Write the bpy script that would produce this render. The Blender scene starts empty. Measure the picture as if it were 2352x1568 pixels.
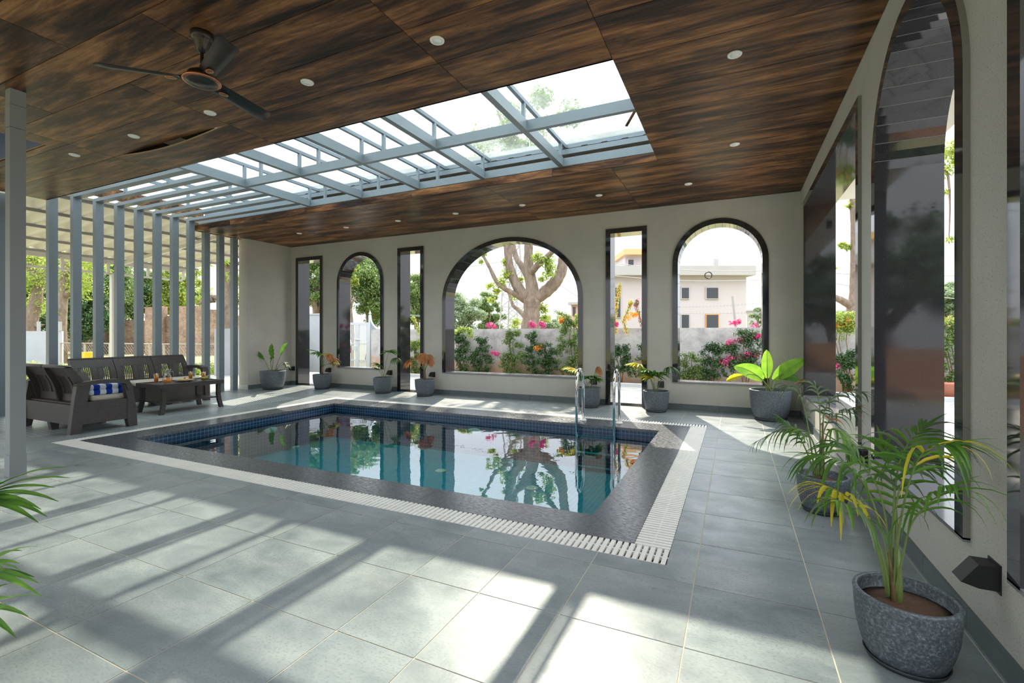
import bpy, math, random
from mathutils import Vector, Matrix
from math import sin, cos, pi, radians
C = bpy.context.scene.collection
D = bpy.data
# ------------------------------------------------------------------ camera frame (2352 x 1568)
F = 1087.0; YAW = radians(25.2); PX = 1176.0; HY = 767.0; EYE = 1.25
def at(x, y, Y):
    """world point on the vertical plane Y seen at pixel x, y"""
    u = (x-PX)/F; v = (HY-y)/F
    t = Y/(cos(YAW)+u*sin(YAW))
    return Vector(((-sin(YAW)+u*cos(YAW))*t, Y, EYE+v*t))
YB = 8.3      # inner face of the back wall
XR = 0.9      # inner face of the right wall
XL = -9.95    # inner face of the short left wall
ZC = 3.4      # ceiling
# ------------------------------------------------------------------ mesh building
class MB:
    def __init__(s): s.v = []; s.f = []; s.m = []; s.sm = []; s.a = []
    def add(s, vs, fs, m=0, smooth=False, a=0.0):
        o = len(s.v); s.v += [tuple(p) for p in vs]
        for f in fs:
            s.f.append(tuple(o+i for i in f)); s.m.append(m); s.sm.append(smooth); s.a.append(a)
        return s
    def box(s, x0, x1, y0, y1, z0, z1, m=0, a=0.0):
        vs = [(x, y, z) for z in (z0, z1) for y in (y0, y1) for x in (x0, x1)]
        return s.add(vs, [(0,2,3,1),(4,5,7,6),(0,1,5,4),(2,6,7,3),(0,4,6,2),(1,3,7,5)], m, a=a)
    def rbox(s, x0, x1, y0, y1, z0, z1, r, m=0, n=3):
        """box with rounded edges (superellipsoid-like cushion shell)"""
        bx = []; N = 4*n+4
        cx, cy, cz = (x0+x1)/2, (y0+y1)/2, (z0+z1)/2
        hx, hy, hz = (x1-x0)/2-r, (y1-y0)/2-r, (z1-z0)/2-r
        def sg(a): return (a > 1e-6)-(a < -1e-6)
        rows = []
        M = 2*(n+1)
        for i in range(M):
            ph = -pi/2+pi/2*(i/n) if i <= n else pi/2*((i-n-1)/n)
            zz = cz+(-hz if i <= n else hz)+r*sin(ph)
            row = []
            for q in range(4):
                for k in range(n+1):
                    th = q*pi/2+pi/2*k/n
                    sx = 1 if q in (0, 3) else -1; sy = 1 if q in (0, 1) else -1
                    row.append((cx+sx*hx+r*cos(ph)*cos(th), cy+sy*hy+r*cos(ph)*sin(th), zz))
            rows.append(row)
        vs = [p for row in rows for p in row]; fs = []
        for i in range(M-1):
            for j in range(N):
                fs.append((i*N+j, i*N+(j+1) % N, (i+1)*N+(j+1) % N, (i+1)*N+j))
        fs.append(tuple(range(N-1, -1, -1))); fs.append(tuple((M-1)*N+j for j in range(N)))
        return s.add(vs, fs, m, True)
    def quad(s, a, b, c, d, m=0): return s.add([a, b, c, d], [(0,1,2,3)], m)
    def beam(s, p, q, w, h, m=0, up=(0,0,1)):
        p = Vector(p); q = Vector(q); d = (q-p).normalized(); up = Vector(up)
        r = d.cross(up)
        if r.length < 1e-4: r = Vector((1,0,0))
        r.normalize(); u = r.cross(d)
        vs = []
        for e in (p, q):
            for a, b in ((-1,-1),(1,-1),(1,1),(-1,1)): vs.append(e+r*a*w/2+u*b*h/2)
        return s.add(vs, [(0,1,2,3),(7,6,5,4),(0,4,5,1),(1,5,6,2),(2,6,7,3),(3,7,4,0)], m)
    def tube(s, pts, rad, n=8, m=0, cap=True):
        pts = [Vector(p) for p in pts]; N = len(pts)
        if not isinstance(rad, (list, tuple)): rad = [rad]*N
        vs = []; pr = None
        for i, p in enumerate(pts):
            d = (pts[min(i+1, N-1)]-pts[max(i-1, 0)]).normalized()
            if pr is None:
                pr = d.cross(Vector((0,0,1)))
                if pr.length < .05: pr = d.cross(Vector((1,0,0)))
            pr = (pr-d*pr.dot(d)).normalized(); b = d.cross(pr)
            for k in range(n):
                t = 2*pi*k/n; vs.append(p+(pr*cos(t)+b*sin(t))*rad[i])
        fs = []
        for i in range(N-1):
            for k in range(n):
                fs.append((i*n+k, i*n+(k+1) % n, (i+1)*n+(k+1) % n, (i+1)*n+k))
        if cap: fs += [tuple(range(n-1,-1,-1)), tuple((N-1)*n+k for k in range(n))]
        return s.add(vs, fs, m, True)
    def lathe(s, prof, c=(0,0,0), n=32, m=0, smooth=True):
        vs = []; fs = []; P = len(prof)
        for (r, z) in prof:
            for k in range(n):
                t = 2*pi*k/n; vs.append((c[0]+r*cos(t), c[1]+r*sin(t), c[2]+z))
        for i in range(P-1):
            for k in range(n):
                fs.append((i*n+k, i*n+(k+1) % n, (i+1)*n+(k+1) % n, (i+1)*n+k))
        if prof[0][0] > 1e-5: fs.append(tuple(range(n-1,-1,-1)))
        if prof[-1][0] > 1e-5: fs.append(tuple((P-1)*n+k for k in range(n)))
        return s.add(vs, fs, m, smooth)
    def prism(s, poly, axis, t0, t1, m=0, smooth=False):
        """poly: list of (a, b); axis 'x': (y,z) extruded in x, 'y': (x,z), 'z': (x,y)"""
        def mk(a, b, t): return {'x': (t, a, b), 'y': (a, t, b), 'z': (a, b, t)}[axis]
        n = len(poly); vs = [mk(a, b, t0) for a, b in poly]+[mk(a, b, t1) for a, b in poly]
        fs = [tuple(range(n-1,-1,-1)), tuple(range(n, 2*n))]+[(i, (i+1) % n, n+(i+1) % n, n+i) for i in range(n)]
        return s.add(vs, fs, m, smooth)
    def strip(s, L, R, m=0, smooth=True):
        n = len(L); vs = list(L)+list(R)
        return s.add(vs, [(i, i+1, n+i+1, n+i) for i in range(n-1)], m, smooth)
    def build(s, name, mats, parent=None):
        me = D.meshes.new(name); me.from_pydata(s.v, [], s.f)
        for mt in (mats if isinstance(mats, (list, tuple)) else [mats]): me.materials.append(mt)
        me.polygons.foreach_set('material_index', s.m); me.polygons.foreach_set('use_smooth', s.sm)
        if any(s.a):
            at_ = me.attributes.new('rnd', 'FLOAT', 'FACE'); at_.data.foreach_set('value', s.a)
        me.validate(); me.update()
        o = D.objects.new(name, me); C.objects.link(o)
        if parent: o.parent = parent
        return o
def tag(o, label=None, cat=None, group=None, kind=None):
    if label: o['label'] = label
    if cat: o['category'] = cat
    if group: o['group'] = group
    if kind: o['kind'] = kind
    return o
def thing(name, label, cat, loc=(0,0,0), rz=0, group=None):
    o = D.objects.new(name, None); C.objects.link(o); o.location = loc; o.rotation_euler = (0,0,rz)
    o.empty_display_size = .1
    return tag(o, label, cat, group)
def struct(o): o['kind'] = 'structure'; return o
def dup(root, loc, rz=None, label=None, group=None):
    r = root.copy(); C.objects.link(r); r.location = loc
    if rz is not None: r.rotation_euler = (0,0,rz)
    if label: r['label'] = label
    if group: r['group'] = group
    for ch in list(root.children):
        c = ch.copy(); C.objects.link(c); c.parent = r
        for g in ch.children:
            d = g.copy(); C.objects.link(d); d.parent = c
    return r
# ------------------------------------------------------------------ materials
class NT:
    def __init__(s, name):
        s.mat = D.materials.new(name); s.mat.use_nodes = True; s.t = s.mat.node_tree; s.t.nodes.clear()
        s.out = s.n('ShaderNodeOutputMaterial')
    def n(s, typ, ins=None, **kw):
        o = s.t.nodes.new(typ)
        for k, v in kw.items(): setattr(o, k, v)
        if ins:
            for k, v in ins.items():
                if isinstance(v, bpy.types.NodeSocket): s.t.links.new(v, o.inputs[k])
                else: o.inputs[k].default_value = v
        return o
    def ramp(s, fac, stops):
        r = s.n('ShaderNodeValToRGB', {'Fac': fac}); cr = r.color_ramp
        while len(cr.elements) < len(stops): cr.elements.new(.5)
        for e, (p, c) in zip(cr.elements, stops): e.position = p; e.color = c if len(c) == 4 else (*c, 1)
        return r.outputs['Color']
    def mixc(s, fac, a, b, mode='MIX'):
        o = s.n('ShaderNodeMix', data_type='RGBA', blend_type=mode)
        for i, v in ((0, fac), (6, a), (7, b)):
            if isinstance(v, bpy.types.NodeSocket): s.t.links.new(v, o.inputs[i])
            else: o.inputs[i].default_value = v if not isinstance(v, tuple) or len(v) == 4 else (*v, 1)
        return o.outputs[2]
    def math(s, op, a, b=0.0):
        o = s.n('ShaderNodeMath', operation=op)
        for i, v in ((0, a), (1, b)):
            if isinstance(v, bpy.types.NodeSocket): s.t.links.new(v, o.inputs[i])
            else: o.inputs[i].default_value = v
        return o.outputs[0]
    def obj(s, scale=(1,1,1), loc=(0,0,0), rot=(0,0,0)):
        tc = s.n('ShaderNodeTexCoord')
        return s.n('ShaderNodeMapping', {'Vector': tc.outputs['Object'], 'Scale': scale, 'Location': loc, 'Rotation': rot}).outputs[0]
    def noise(s, vec, scale, detail=4, rough=.55, dist=0):
        return s.n('ShaderNodeTexNoise', {'Vector': vec, 'Scale': scale, 'Detail': detail, 'Roughness': rough, 'Distortion': dist}).outputs['Fac']
    def bump(s, h, strength=.3, dist=.01):
        return s.n('ShaderNodeBump', {'Height': h, 'Strength': strength, 'Distance': dist}).outputs[0]
    def pbr(s, col, rough=.5, metal=0, spec=.5, normal=None, **kw):
        ins = {'Base Color': col if not isinstance(col, tuple) or len(col) == 4 else (*col, 1), 'Roughness': rough, 'Metallic': metal, 'Specular IOR Level': spec}
        if normal is not None: ins['Normal'] = normal
        ins.update(kw)
        p = s.n('ShaderNodeBsdfPrincipled', ins); return p.outputs[0]
    def done(s, sh): s.t.links.new(sh, s.out.inputs[0]); return s.mat
def plain(name, col, rough=.5, metal=0, spec=.5, var=0, scale=20, bump=0, bscale=60):
    t = NT(name); v = t.obj(); c = (*col, 1); nrm = None
    if var:
        c = t.mixc(t.noise(v, scale), tuple(max(0, k*(1-var)) for k in col), tuple(min(1, k*(1+var)) for k in col))
    if bump: nrm = t.bump(t.noise(v, bscale, 3), bump, .004)
    return t.done(t.pbr(c, rough, metal, spec, nrm))
def leafmat(name, c1, c2, trans=.45, scale=6, rough=.45):
    t = NT(name); v = t.obj()
    c = t.mixc(t.ramp(t.noise(v, scale, 2), [(.3, (0,0,0)), (.7, (1,1,1))]), c1, c2)
    p = t.pbr(c, rough, 0, .35)
    tr = t.n('ShaderNodeBsdfTranslucent', {'Color': c}).outputs[0]
    m = t.n('ShaderNodeMixShader', {'Fac': trans}); t.t.links.new(p, m.inputs[1]); t.t.links.new(tr, m.inputs[2])
    return t.done(m.outputs[0])
M = {}
def m_floor():
    t = NT('slate_tile'); tc = t.n('ShaderNodeTexCoord'); r = t.n('ShaderNodeAttribute', attribute_name='rnd').outputs['Fac']
    off = t.n('ShaderNodeCombineXYZ', {'X': t.math('MULTIPLY', r, 37.), 'Y': t.math('MULTIPLY', r, 19.)}).outputs[0]
    v = t.n('ShaderNodeVectorMath', {0: tc.outputs['Object'], 1: off}, operation='ADD').outputs[0]
    vs = t.n('ShaderNodeMapping', {'Vector': v, 'Scale': (1.0, 1.9, 1)}).outputs[0]
    a = t.noise(vs, 2.4, 7, .62, .5); b = t.noise(vs, 60, 3, .7)
    c = t.ramp(a, [(.3, (.145,.178,.188)), (.5, (.225,.260,.266)), (.72, (.32,.35,.342))])
    c = t.mixc(t.ramp(b, [(.5, (0,0,0)), (.75, (1,1,1))]), c, (.12,.145,.16))
    c = t.mixc(t.math('MULTIPLY', r, .35), c, (.29,.305,.305))
    rg = t.ramp(t.noise(v, 5, 5, .6), [(.3, (.26,.26,.26)), (.7, (.42,.42,.42))])
    return t.done(t.pbr(c, rg, 0, .5, t.bump(t.noise(v, 70, 4), .08, .003)))
M['floor'] = m_floor()
M['grout'] = plain('sand_grout', (.62,.56,.45), .9)
def m_pattern():
    t = NT('embossed_tile'); v = t.obj(rot=(0,0,radians(45)))
    w = t.n('ShaderNodeTexBrick', {'Vector': v, 'Scale': 1.0, 'Mortar Size': .012, 'Brick Width': .095, 'Row Height': .042, 'Mortar Smooth': .2,
        'Color1': (.12,.15,.16,1), 'Color2': (.19,.225,.235,1), 'Mortar': (.46,.50,.50,1)}, offset=.5)
    c = w.outputs['Color']
    return t.done(t.pbr(c, .32, 0, .5, t.bump(w.outputs['Fac'], .4, .004)))
M['pattern'] = m_pattern()
def m_wall():
    t = NT('grey_render'); v = t.obj(); a = t.noise(v, 1.6, 5, .6)
    c = t.ramp(a, [(.3, (.475,.455,.405)), (.7, (.555,.53,.475))])
    c = t.mixc(t.ramp(t.noise(v, 130, 2), [(.60, (0,0,0)), (.68, (1,1,1))]), c, (.30,.29,.26))
    return t.done(t.pbr(c, .85, 0, .3, t.bump(t.noise(v, 90, 4, .7), .35, .006)))
M['wall'] = m_wall()
def m_wood():
    t = NT('walnut_laminate'); tc = t.n('ShaderNodeTexCoord'); r = t.n('ShaderNodeAttribute', attribute_name='rnd').outputs['Fac']
    off = t.n('ShaderNodeCombineXYZ', {'X': t.math('MULTIPLY', r, 31.), 'Y': t.math('MULTIPLY', r, 53.), 'Z': t.math('MULTIPLY', r, 7.)}).outputs[0]
    v = t.n('ShaderNodeVectorMath', {0: tc.outputs['Object'], 1: off}, operation='ADD').outputs[0]
    v1 = t.n('ShaderNodeMapping', {'Vector': v, 'Scale': (.85, 5.2, 5.2)}).outputs[0]
    a = t.noise(v1, .95, 9, .64, .55)
    v2 = t.n('ShaderNodeMapping', {'Vector': v, 'Scale': (2.2, 42, 42)}).outputs[0]
    b = t.noise(v2, 1.0, 6, .7, .3)
    v3 = t.n('ShaderNodeMapping', {'Vector': v, 'Scale': (1.6, 17, 17)}).outputs[0]
    a = t.math('ADD', t.math('MULTIPLY', a, .68), t.math('MULTIPLY', t.noise(v3, 1.0, 7, .7, .6), .34))
    c = t.ramp(a, [(.38, (.010,.007,.006)), (.465, (.055,.025,.014)), (.54, (.17,.076,.031)), (.64, (.38,.175,.066))])
    c = t.mixc(.75, c, t.ramp(b, [(.3, (.42,.42,.42)), (.58, (1.15,1.15,1.15))]), 'MULTIPLY')
    return t.done(t.pbr(c, .38, 0, .16))
M['wood'] = m_wood()
M['wood_gap'] = plain('laminate_joint', (.38,.28,.17), .9)
def m_granite():
    t = NT('black_granite'); v = t.obj()
    a = t.noise(v, 140, 3, .7); rr = t.n('ShaderNodeAttribute', attribute_name='rnd').outputs['Fac']
    c = t.ramp(a, [(.45, (.010,.010,.012)), (.7, (.028,.028,.032))])
    c = t.mixc(t.math('MULTIPLY', rr, .8), c, (.028,.028,.033))
    c = t.mixc(t.ramp(t.noise(v, 320, 1), [(.72, (0,0,0)), (.78, (1,1,1))]), c, (.2,.2,.22))
    return t.done(t.pbr(c, t.ramp(t.noise(v, 4, 4), [(.3, (.03,.03,.03)), (.7, (.09,.09,.09))]), 0, .8))
M['granite'] = m_granite()
def m_coping():
    t = NT('flamed_granite'); v = t.obj(); v2 = t.obj(scale=(1, 2.2, 1), rot=(0,0,.5))
    a = t.noise(v2, 22, 6, .7)
    c = t.ramp(a, [(.3, (.045,.052,.062)), (.55, (.085,.092,.105)), (.75, (.15,.16,.17))])
    rg = t.ramp(t.noise(v2, 30, 5, .7), [(.38, (.07,.07,.07)), (.64, (.42,.42,.42))])
    return t.done(t.pbr(c, rg, 0, .6, t.bump(a, .25, .004)))
M['coping'] = m_coping()
M['joint'] = plain('pale_joint', (.16,.16,.16), .6)
M['edge'] = plain('mortar_edge', (.24,.23,.205), .85)
M['sill'] = plain('sill_painted_sheen', (.22,.22,.235), .12, 0, .7)  # granite sill lightened, pale sky reflection put into its colour
M['skirt'] = plain('slate_skirting', (.11,.135,.14), .45, var=.25, scale=6)
M['steel'] = plain('grey_painted_steel', (.205,.25,.285), .42, .1, .5, var=.08, scale=9)
M['cream_steel'] = plain('cream_painted_steel', (.62,.60,.55), .5, 0, .5, var=.06)
M['post'] = plain('pale_grey_post_paint', (.25,.262,.27), .5, 0, .5, var=.06, scale=5, bump=.05)
M['white_pvc'] = plain('ivory_plastic', (.80,.78,.72), .42, 0, .5, var=.10, scale=4)
M['drain'] = plain('drain_channel', (.05,.05,.05), .9)
M['chrome'] = plain('polished_steel', (.75,.76,.78), .08, 1.0)
M['black'] = plain('black_metal', (.016,.016,.017), .45)
M['fanbrown'] = plain('dark_brown_enamel', (.028,.022,.018), .28, .3)
M['copper'] = plain('copper_trim', (.45,.19,.10), .25, .8, var=.5, scale=18)
M['lamp_white'] = plain('white_lamp_ring', (.85,.85,.80), .5)
def m_pool():
    t = NT('pool_mosaic'); tc = t.n('ShaderNodeTexCoord'); ob = tc.outputs['Object']
    sp = t.n('ShaderNodeSeparateXYZ', {0: ob}); nm = t.n('ShaderNodeSeparateXYZ', {0: tc.outputs['Normal']})
    def grid(s_):
        f = t.math('FRACT', t.math('MULTIPLY', t.math('ADD', s_, 20.0), 1/.052)); return t.math('LESS_THAN', f, .10)
    gx, gy, gz = grid(sp.outputs[0]), grid(sp.outputs[1]), grid(sp.outputs[2])
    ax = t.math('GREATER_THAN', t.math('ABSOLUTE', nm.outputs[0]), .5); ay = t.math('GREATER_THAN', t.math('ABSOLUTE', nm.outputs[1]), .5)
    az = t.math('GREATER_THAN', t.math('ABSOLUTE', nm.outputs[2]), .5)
    gx = t.math('MULTIPLY', gx, t.math('SUBTRACT', 1.0, ax)); gy = t.math('MULTIPLY', gy, t.math('SUBTRACT', 1.0, ay)); gz = t.math('MULTIPLY', gz, t.math('SUBTRACT', 1.0, az))
    g = t.math('MAXIMUM', gx, t.math('MAXIMUM', gy, gz))
    snap = t.n('ShaderNodeVectorMath', {0: ob, 1: (.052,.052,.052)}, operation='SNAP').outputs[0]
    rn = t.n('ShaderNodeTexWhiteNoise', {'Vector': snap}).outputs['Value']
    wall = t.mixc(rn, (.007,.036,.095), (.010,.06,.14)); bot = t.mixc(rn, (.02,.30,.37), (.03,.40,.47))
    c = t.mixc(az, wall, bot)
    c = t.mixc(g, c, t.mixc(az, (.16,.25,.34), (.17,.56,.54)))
    return t.done(t.pbr(c, .15, 0, .5))
M['pool'] = m_pool()
def m_water():
    t = NT('pool_water'); v = t.obj(scale=(1,1,1))
    nz = t.bump(t.math('ADD', t.noise(v, 1.7, 2), t.math('MULTIPLY', t.noise(v, 7, 2), .12)), .035, .1)
    fr = t.n('ShaderNodeFresnel', {'IOR': 1.55, 'Normal': nz}).outputs[0]
    gl = t.n('ShaderNodeBsdfGlossy', {'Color': (.95,.97,1,1), 'Roughness': 0.0, 'Normal': nz}).outputs[0]
    tr = t.n('ShaderNodeBsdfTransparent', {'Color': (.70,.93,.96,1)}).outputs[0]
    m = t.n('ShaderNodeMixShader', {'Fac': t.math('MULTIPLY', fr, 1.25)}); t.t.links.new(tr, m.inputs[1]); t.t.links.new(gl, m.inputs[2])
    return t.done(m.outputs[0])
M['water'] = m_water()
def m_glassroof():
    t = NT('dusty_roof_glass'); v = t.obj(); v2 = t.obj(scale=(1, 2.3, 1), rot=(0,0,.7))
    k = t.ramp(t.noise(v, 1.6, 5, .6), [(.42, (0,0,0)), (.68, (1,1,1))])
    k = t.math('MULTIPLY', k, t.ramp(t.noise(v2, 9, 6, .7, 2.), [(.4, (0,0,0)), (.62, (1,1,1))]))
    tr = t.n('ShaderNodeBsdfTransparent', {'Color': (.93,.97,.97,1)}).outputs[0]
    df = t.n('ShaderNodeBsdfTranslucent', {'Color': (.62,.66,.64,1)}).outputs[0]
    d2 = t.n('ShaderNodeBsdfDiffuse', {'Color': (.35,.38,.36,1)}).outputs[0]
    dd = t.n('ShaderNodeMixShader', {'Fac': .5}); t.t.links.new(df, dd.inputs[1]); t.t.links.new(d2, dd.inputs[2])
    m = t.n('ShaderNodeMixShader', {'Fac': t.math('ADD', t.math('MULTIPLY', k, .55), .10)}); t.t.links.new(tr, m.inputs[1]); t.t.links.new(dd.outputs[0], m.inputs[2])
    return t.done(m.outputs[0])
M['roofglass'] = m_glassroof()
def m_clear(name, col, ior=1.45, rough=0.0):
    t = NT(name)
    fr = t.math('ADD', t.math('MULTIPLY', t.n('ShaderNodeLayerWeight', {'Blend': .3}).outputs['Facing'], .35), .04)
    gl = t.n('ShaderNodeBsdfGlossy', {'Color': (1,1,1,1), 'Roughness': rough}).outputs[0]
    tr = t.n('ShaderNodeBsdfTransparent', {'Color': (*col, 1)}).outputs[0]
    m = t.n('ShaderNodeMixShader', {'Fac': fr}); t.t.links.new(tr, m.inputs[1]); t.t.links.new(gl, m.inputs[2])
    return t.done(m.outputs[0])
M['glass'] = m_clear('clear_glass', (.92,.94,.94))
M['juice'] = leafmat('orange_juice', (1.0,.46,.03), (1.0,.52,.04), .5, 5, .3)
def m_wicker():
    t = NT('brown_wicker'); tc = t.n('ShaderNodeTexCoord'); sp = t.n('ShaderNodeSeparateXYZ', {0: tc.outputs['Object']})
    v = t.n('ShaderNodeCombineXYZ', {'X': t.math('ADD', sp.outputs[0], sp.outputs[1]), 'Y': sp.outputs[2]}).outputs[0]
    w = t.n('ShaderNodeTexBrick', {'Vector': v, 'Scale': 1.0, 'Mortar Size': .0032, 'Brick Width': .026, 'Row Height': .014, 'Mortar Smooth': 1.0,
        'Color1': (.058,.047,.044,1), 'Color2': (.078,.064,.059,1), 'Mortar': (.020,.016,.015,1)}, offset=.5)
    return t.done(t.pbr(w.outputs['Color'], .45, 0, .5, t.bump(w.outputs['Fac'], -.7, .006)))
M['wicker'] = m_wicker()
M['brown'] = plain('dark_brown_plastic', (.042,.034,.031), .42, var=.15, scale=30)
M['cushion'] = plain('beige_canvas', (.56,.51,.43), .9, bump=.2, bscale=200)
def m_towel():
    t = NT('striped_towel'); tc = t.n('ShaderNodeTexCoord'); sp = t.n('ShaderNodeSeparateXYZ', {0: tc.outputs['Object']})
    f = t.math('FRACT', t.math('MULTIPLY', t.math('ADD', sp.outputs[1], 10.02), 1/.135))
    c = t.mixc(t.math('LESS_THAN', f, .5), (.78,.82,.88), (.015,.06,.42))
    return t.done(t.pbr(c, .95, 0, .2, t.bump(t.noise(tc.outputs['Object'], 300, 2), .4, .003)))
M['towel'] = m_towel()
def m_pot():
    t = NT('speckled_grey_pot'); v = t.obj()
    c = t.ramp(t.noise(v, 95, 3, .7), [(.42, (.065,.078,.09)), (.58, (.13,.15,.17)), (.72, (.27,.30,.33))])
    return t.done(t.pbr(c, .48, 0, .5, t.bump(t.noise(v, 90, 2), .1, .002)))
M['pot'] = m_pot()
M['potdark'] = plain('dark_saucer', (.03,.035,.04), .5)
M['soil'] = plain('brown_soil', (.10,.052,.028), .95, var=.6, scale=60, bump=.8, bscale=80)
M['leafg'] = leafmat('green_palm_leaf', (.05,.15,.025), (.14,.30,.03), .45)
M['leafy'] = leafmat('yellow_palm_leaf', (.45,.48,.03), (.75,.58,.04), .5)
M['leafd'] = leafmat('dry_palm_leaf', (.38,.17,.06), (.60,.26,.10), .4)
M['leaflime'] = leafmat('lime_banana_leaf', (.16,.38,.035), (.32,.55,.05), .5)
M['leafdull'] = leafmat('dull_palm_leaf', (.10,.16,.08), (.16,.22,.11), .35)
M['stem'] = plain('green_stem', (.16,.22,.06), .5, var=.3, scale=20)
M['stemb'] = plain('brown_fibre_stem', (.16,.10,.05), .8, var=.4, scale=40)
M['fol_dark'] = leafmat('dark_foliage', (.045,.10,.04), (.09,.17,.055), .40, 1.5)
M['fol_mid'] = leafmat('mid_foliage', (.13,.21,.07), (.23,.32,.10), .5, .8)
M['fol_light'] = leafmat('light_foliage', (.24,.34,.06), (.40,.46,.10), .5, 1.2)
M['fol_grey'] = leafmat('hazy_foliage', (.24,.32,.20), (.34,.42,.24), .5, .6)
M['fl_pink'] = leafmat('pink_bracts', (.62,.05,.22), (.80,.16,.38), .4)
M['fl_orange'] = leafmat('orange_bracts', (.85,.32,.03), (.90,.45,.08), .4)
def m_bark():
    t = NT('grey_bark'); v = t.obj(scale=(1,1,.35)); a = t.noise(v, 9, 7, .7, .6)
    c = t.ramp(a, [(.3, (.13,.095,.075)), (.6, (.26,.205,.165)), (.8, (.36,.30,.25))])
    return t.done(t.pbr(c, .9, 0, .2, t.bump(a, .7, .03)))
M['bark'] = m_bark()
def m_plaster():
    t = NT('weathered_whitewash'); v = t.obj(); a = t.noise(v, 2.2, 9, .68, .4)
    c = t.ramp(a, [(.3, (.28,.27,.27)), (.5, (.44,.435,.44)), (.7, (.55,.55,.56))])
    st = t.noise(t.obj(scale=(5, 5, .35)), 1.5, 4, .6)
    c = t.mixc(t.ramp(st, [(.62, (0,0,0)), (.72, (.7,.7,.7))]), c, (.13,.12,.11))
    sp = t.n('ShaderNodeSeparateXYZ', {0: v}).outputs[2]
    low = t.math('SUBTRACT', t.noise(v, 1.2, 4), t.math('MULTIPLY', sp, .75))
    c = t.mixc(t.ramp(low, [(.12, (0,0,0)), (.3, (1,1,1))]), c, (.46,.34,.25))
    return t.done(t.pbr(c, .9, 0, .2, t.bump(a, .9, .03)))
M['plaster'] = m_plaster()
M['bluewall'] = plain('pale_blue_whitewash', (.38,.40,.44), .9, var=.12, scale=3, bump=.4, bscale=14)
def m_ruin():
    t = NT('crumbling_stone'); v = t.obj(); a = t.noise(v, .9, 9, .7, .3); b = t.noise(v, 6, 4, .7)
    c = t.ramp(a, [(.3, (.13,.10,.085)), (.5, (.36,.25,.18)), (.7, (.46,.34,.26))])
    c = t.mixc(.5, c, t.ramp(b, [(.35, (.4,.4,.4)), (.6, (1,1,1))]), 'MULTIPLY')
    return t.done(t.pbr(c, .95, 0, .2, t.bump(b, .8, .08)))
M['ruin'] = m_ruin()
def m_lawn():
    t = NT('lawn'); v = t.obj(); a = t.noise(v, .35, 8, .7)
    c = t.ramp(a, [(.3, (.15,.17,.08)), (.5, (.27,.26,.14)), (.72, (.38,.32,.21))])
    return t.done(t.pbr(c, .95, 0, .1, t.bump(t.noise(v, 25, 3), .5, .05)))
M['lawn'] = m_lawn()
def m_paver():
    t = NT('stone_paving'); v = t.obj(rot=(0,0,radians(30)))
    w = t.n('ShaderNodeTexBrick', {'Vector': v, 'Scale': 1.0, 'Mortar Size': .008, 'Brick Width': .55, 'Row Height': .33,
        'Color1': (.36,.35,.33,1), 'Color2': (.44,.43,.40,1), 'Mortar': (.20,.19,.17,1)}, offset=.5)
    return t.done(t.pbr(w.outputs['Color'], .75, 0, .3, t.bump(t.noise(v, 12), .2, .01)))
M['paver'] = m_paver()
M['earth'] = plain('red_earth', (.30,.17,.10), .95, var=.3, scale=6, bump=.5)
M['kerb'] = plain('pale_kerb', (.50,.52,.55), .8, var=.1)
M['housewall'] = plain('offwhite_paint', (.50,.45,.45), .85, var=.05, scale=1)
M['houseband'] = plain('grey_parapet', (.40,.38,.37), .85, var=.08, scale=1)
M['orange_band'] = plain('orange_band', (.62,.40,.20), .8)
M['darkglass'] = plain('dark_window', (.05,.055,.065), .15)
M['orangeframe'] = plain('orange_frame', (.60,.28,.08), .6)
M['concrete'] = plain('raw_concrete', (.36,.35,.34), .9, var=.15, scale=2)
M['brick'] = plain('pink_brick', (.50,.33,.27), .9, var=.15, scale=3)
M['gate'] = plain('silver_gate_paint', (.52,.56,.60), .4, .2)
M['gatepanel'] = plain('blue_grey_sheet', (.26,.32,.38), .45, .2)
M['fencewire'] = plain('rusty_wire', (.34,.30,.26), .7)
M['wire'] = plain('wire_grey', (.35,.35,.37), .6)
def m_corr():
    t = NT('cream_roof_sheet'); v = t.obj()
    c = t.mixc(t.noise(v, 1.2, 4), (.40,.39,.31), (.48,.46,.37))
    p = t.pbr(c, .45, 0, .5); tr = t.n('ShaderNodeBsdfTranslucent', {'Color': (.70,.66,.50,1)}).outputs[0]
    m = t.n('ShaderNodeMixShader', {'Fac': .05}); t.t.links.new(p, m.inputs[1]); t.t.links.new(tr, m.inputs[2])
    return t.done(m.outputs[0])
M['corr'] = m_corr()
M['purlin'] = plain('purlin_grey', (.30,.29,.28), .5)
M['soffit'] = plain('cream_soffit', (.62,.60,.54), .8)
M['roofslab'] = plain('concrete_slab', (.40,.40,.38), .9)
M['blue_sheet'] = plain('blue_grey_sheeting', (.16,.20,.33), .5)
M['shirt'] = plain('white_cloth', (.70,.70,.72), .9)
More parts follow.
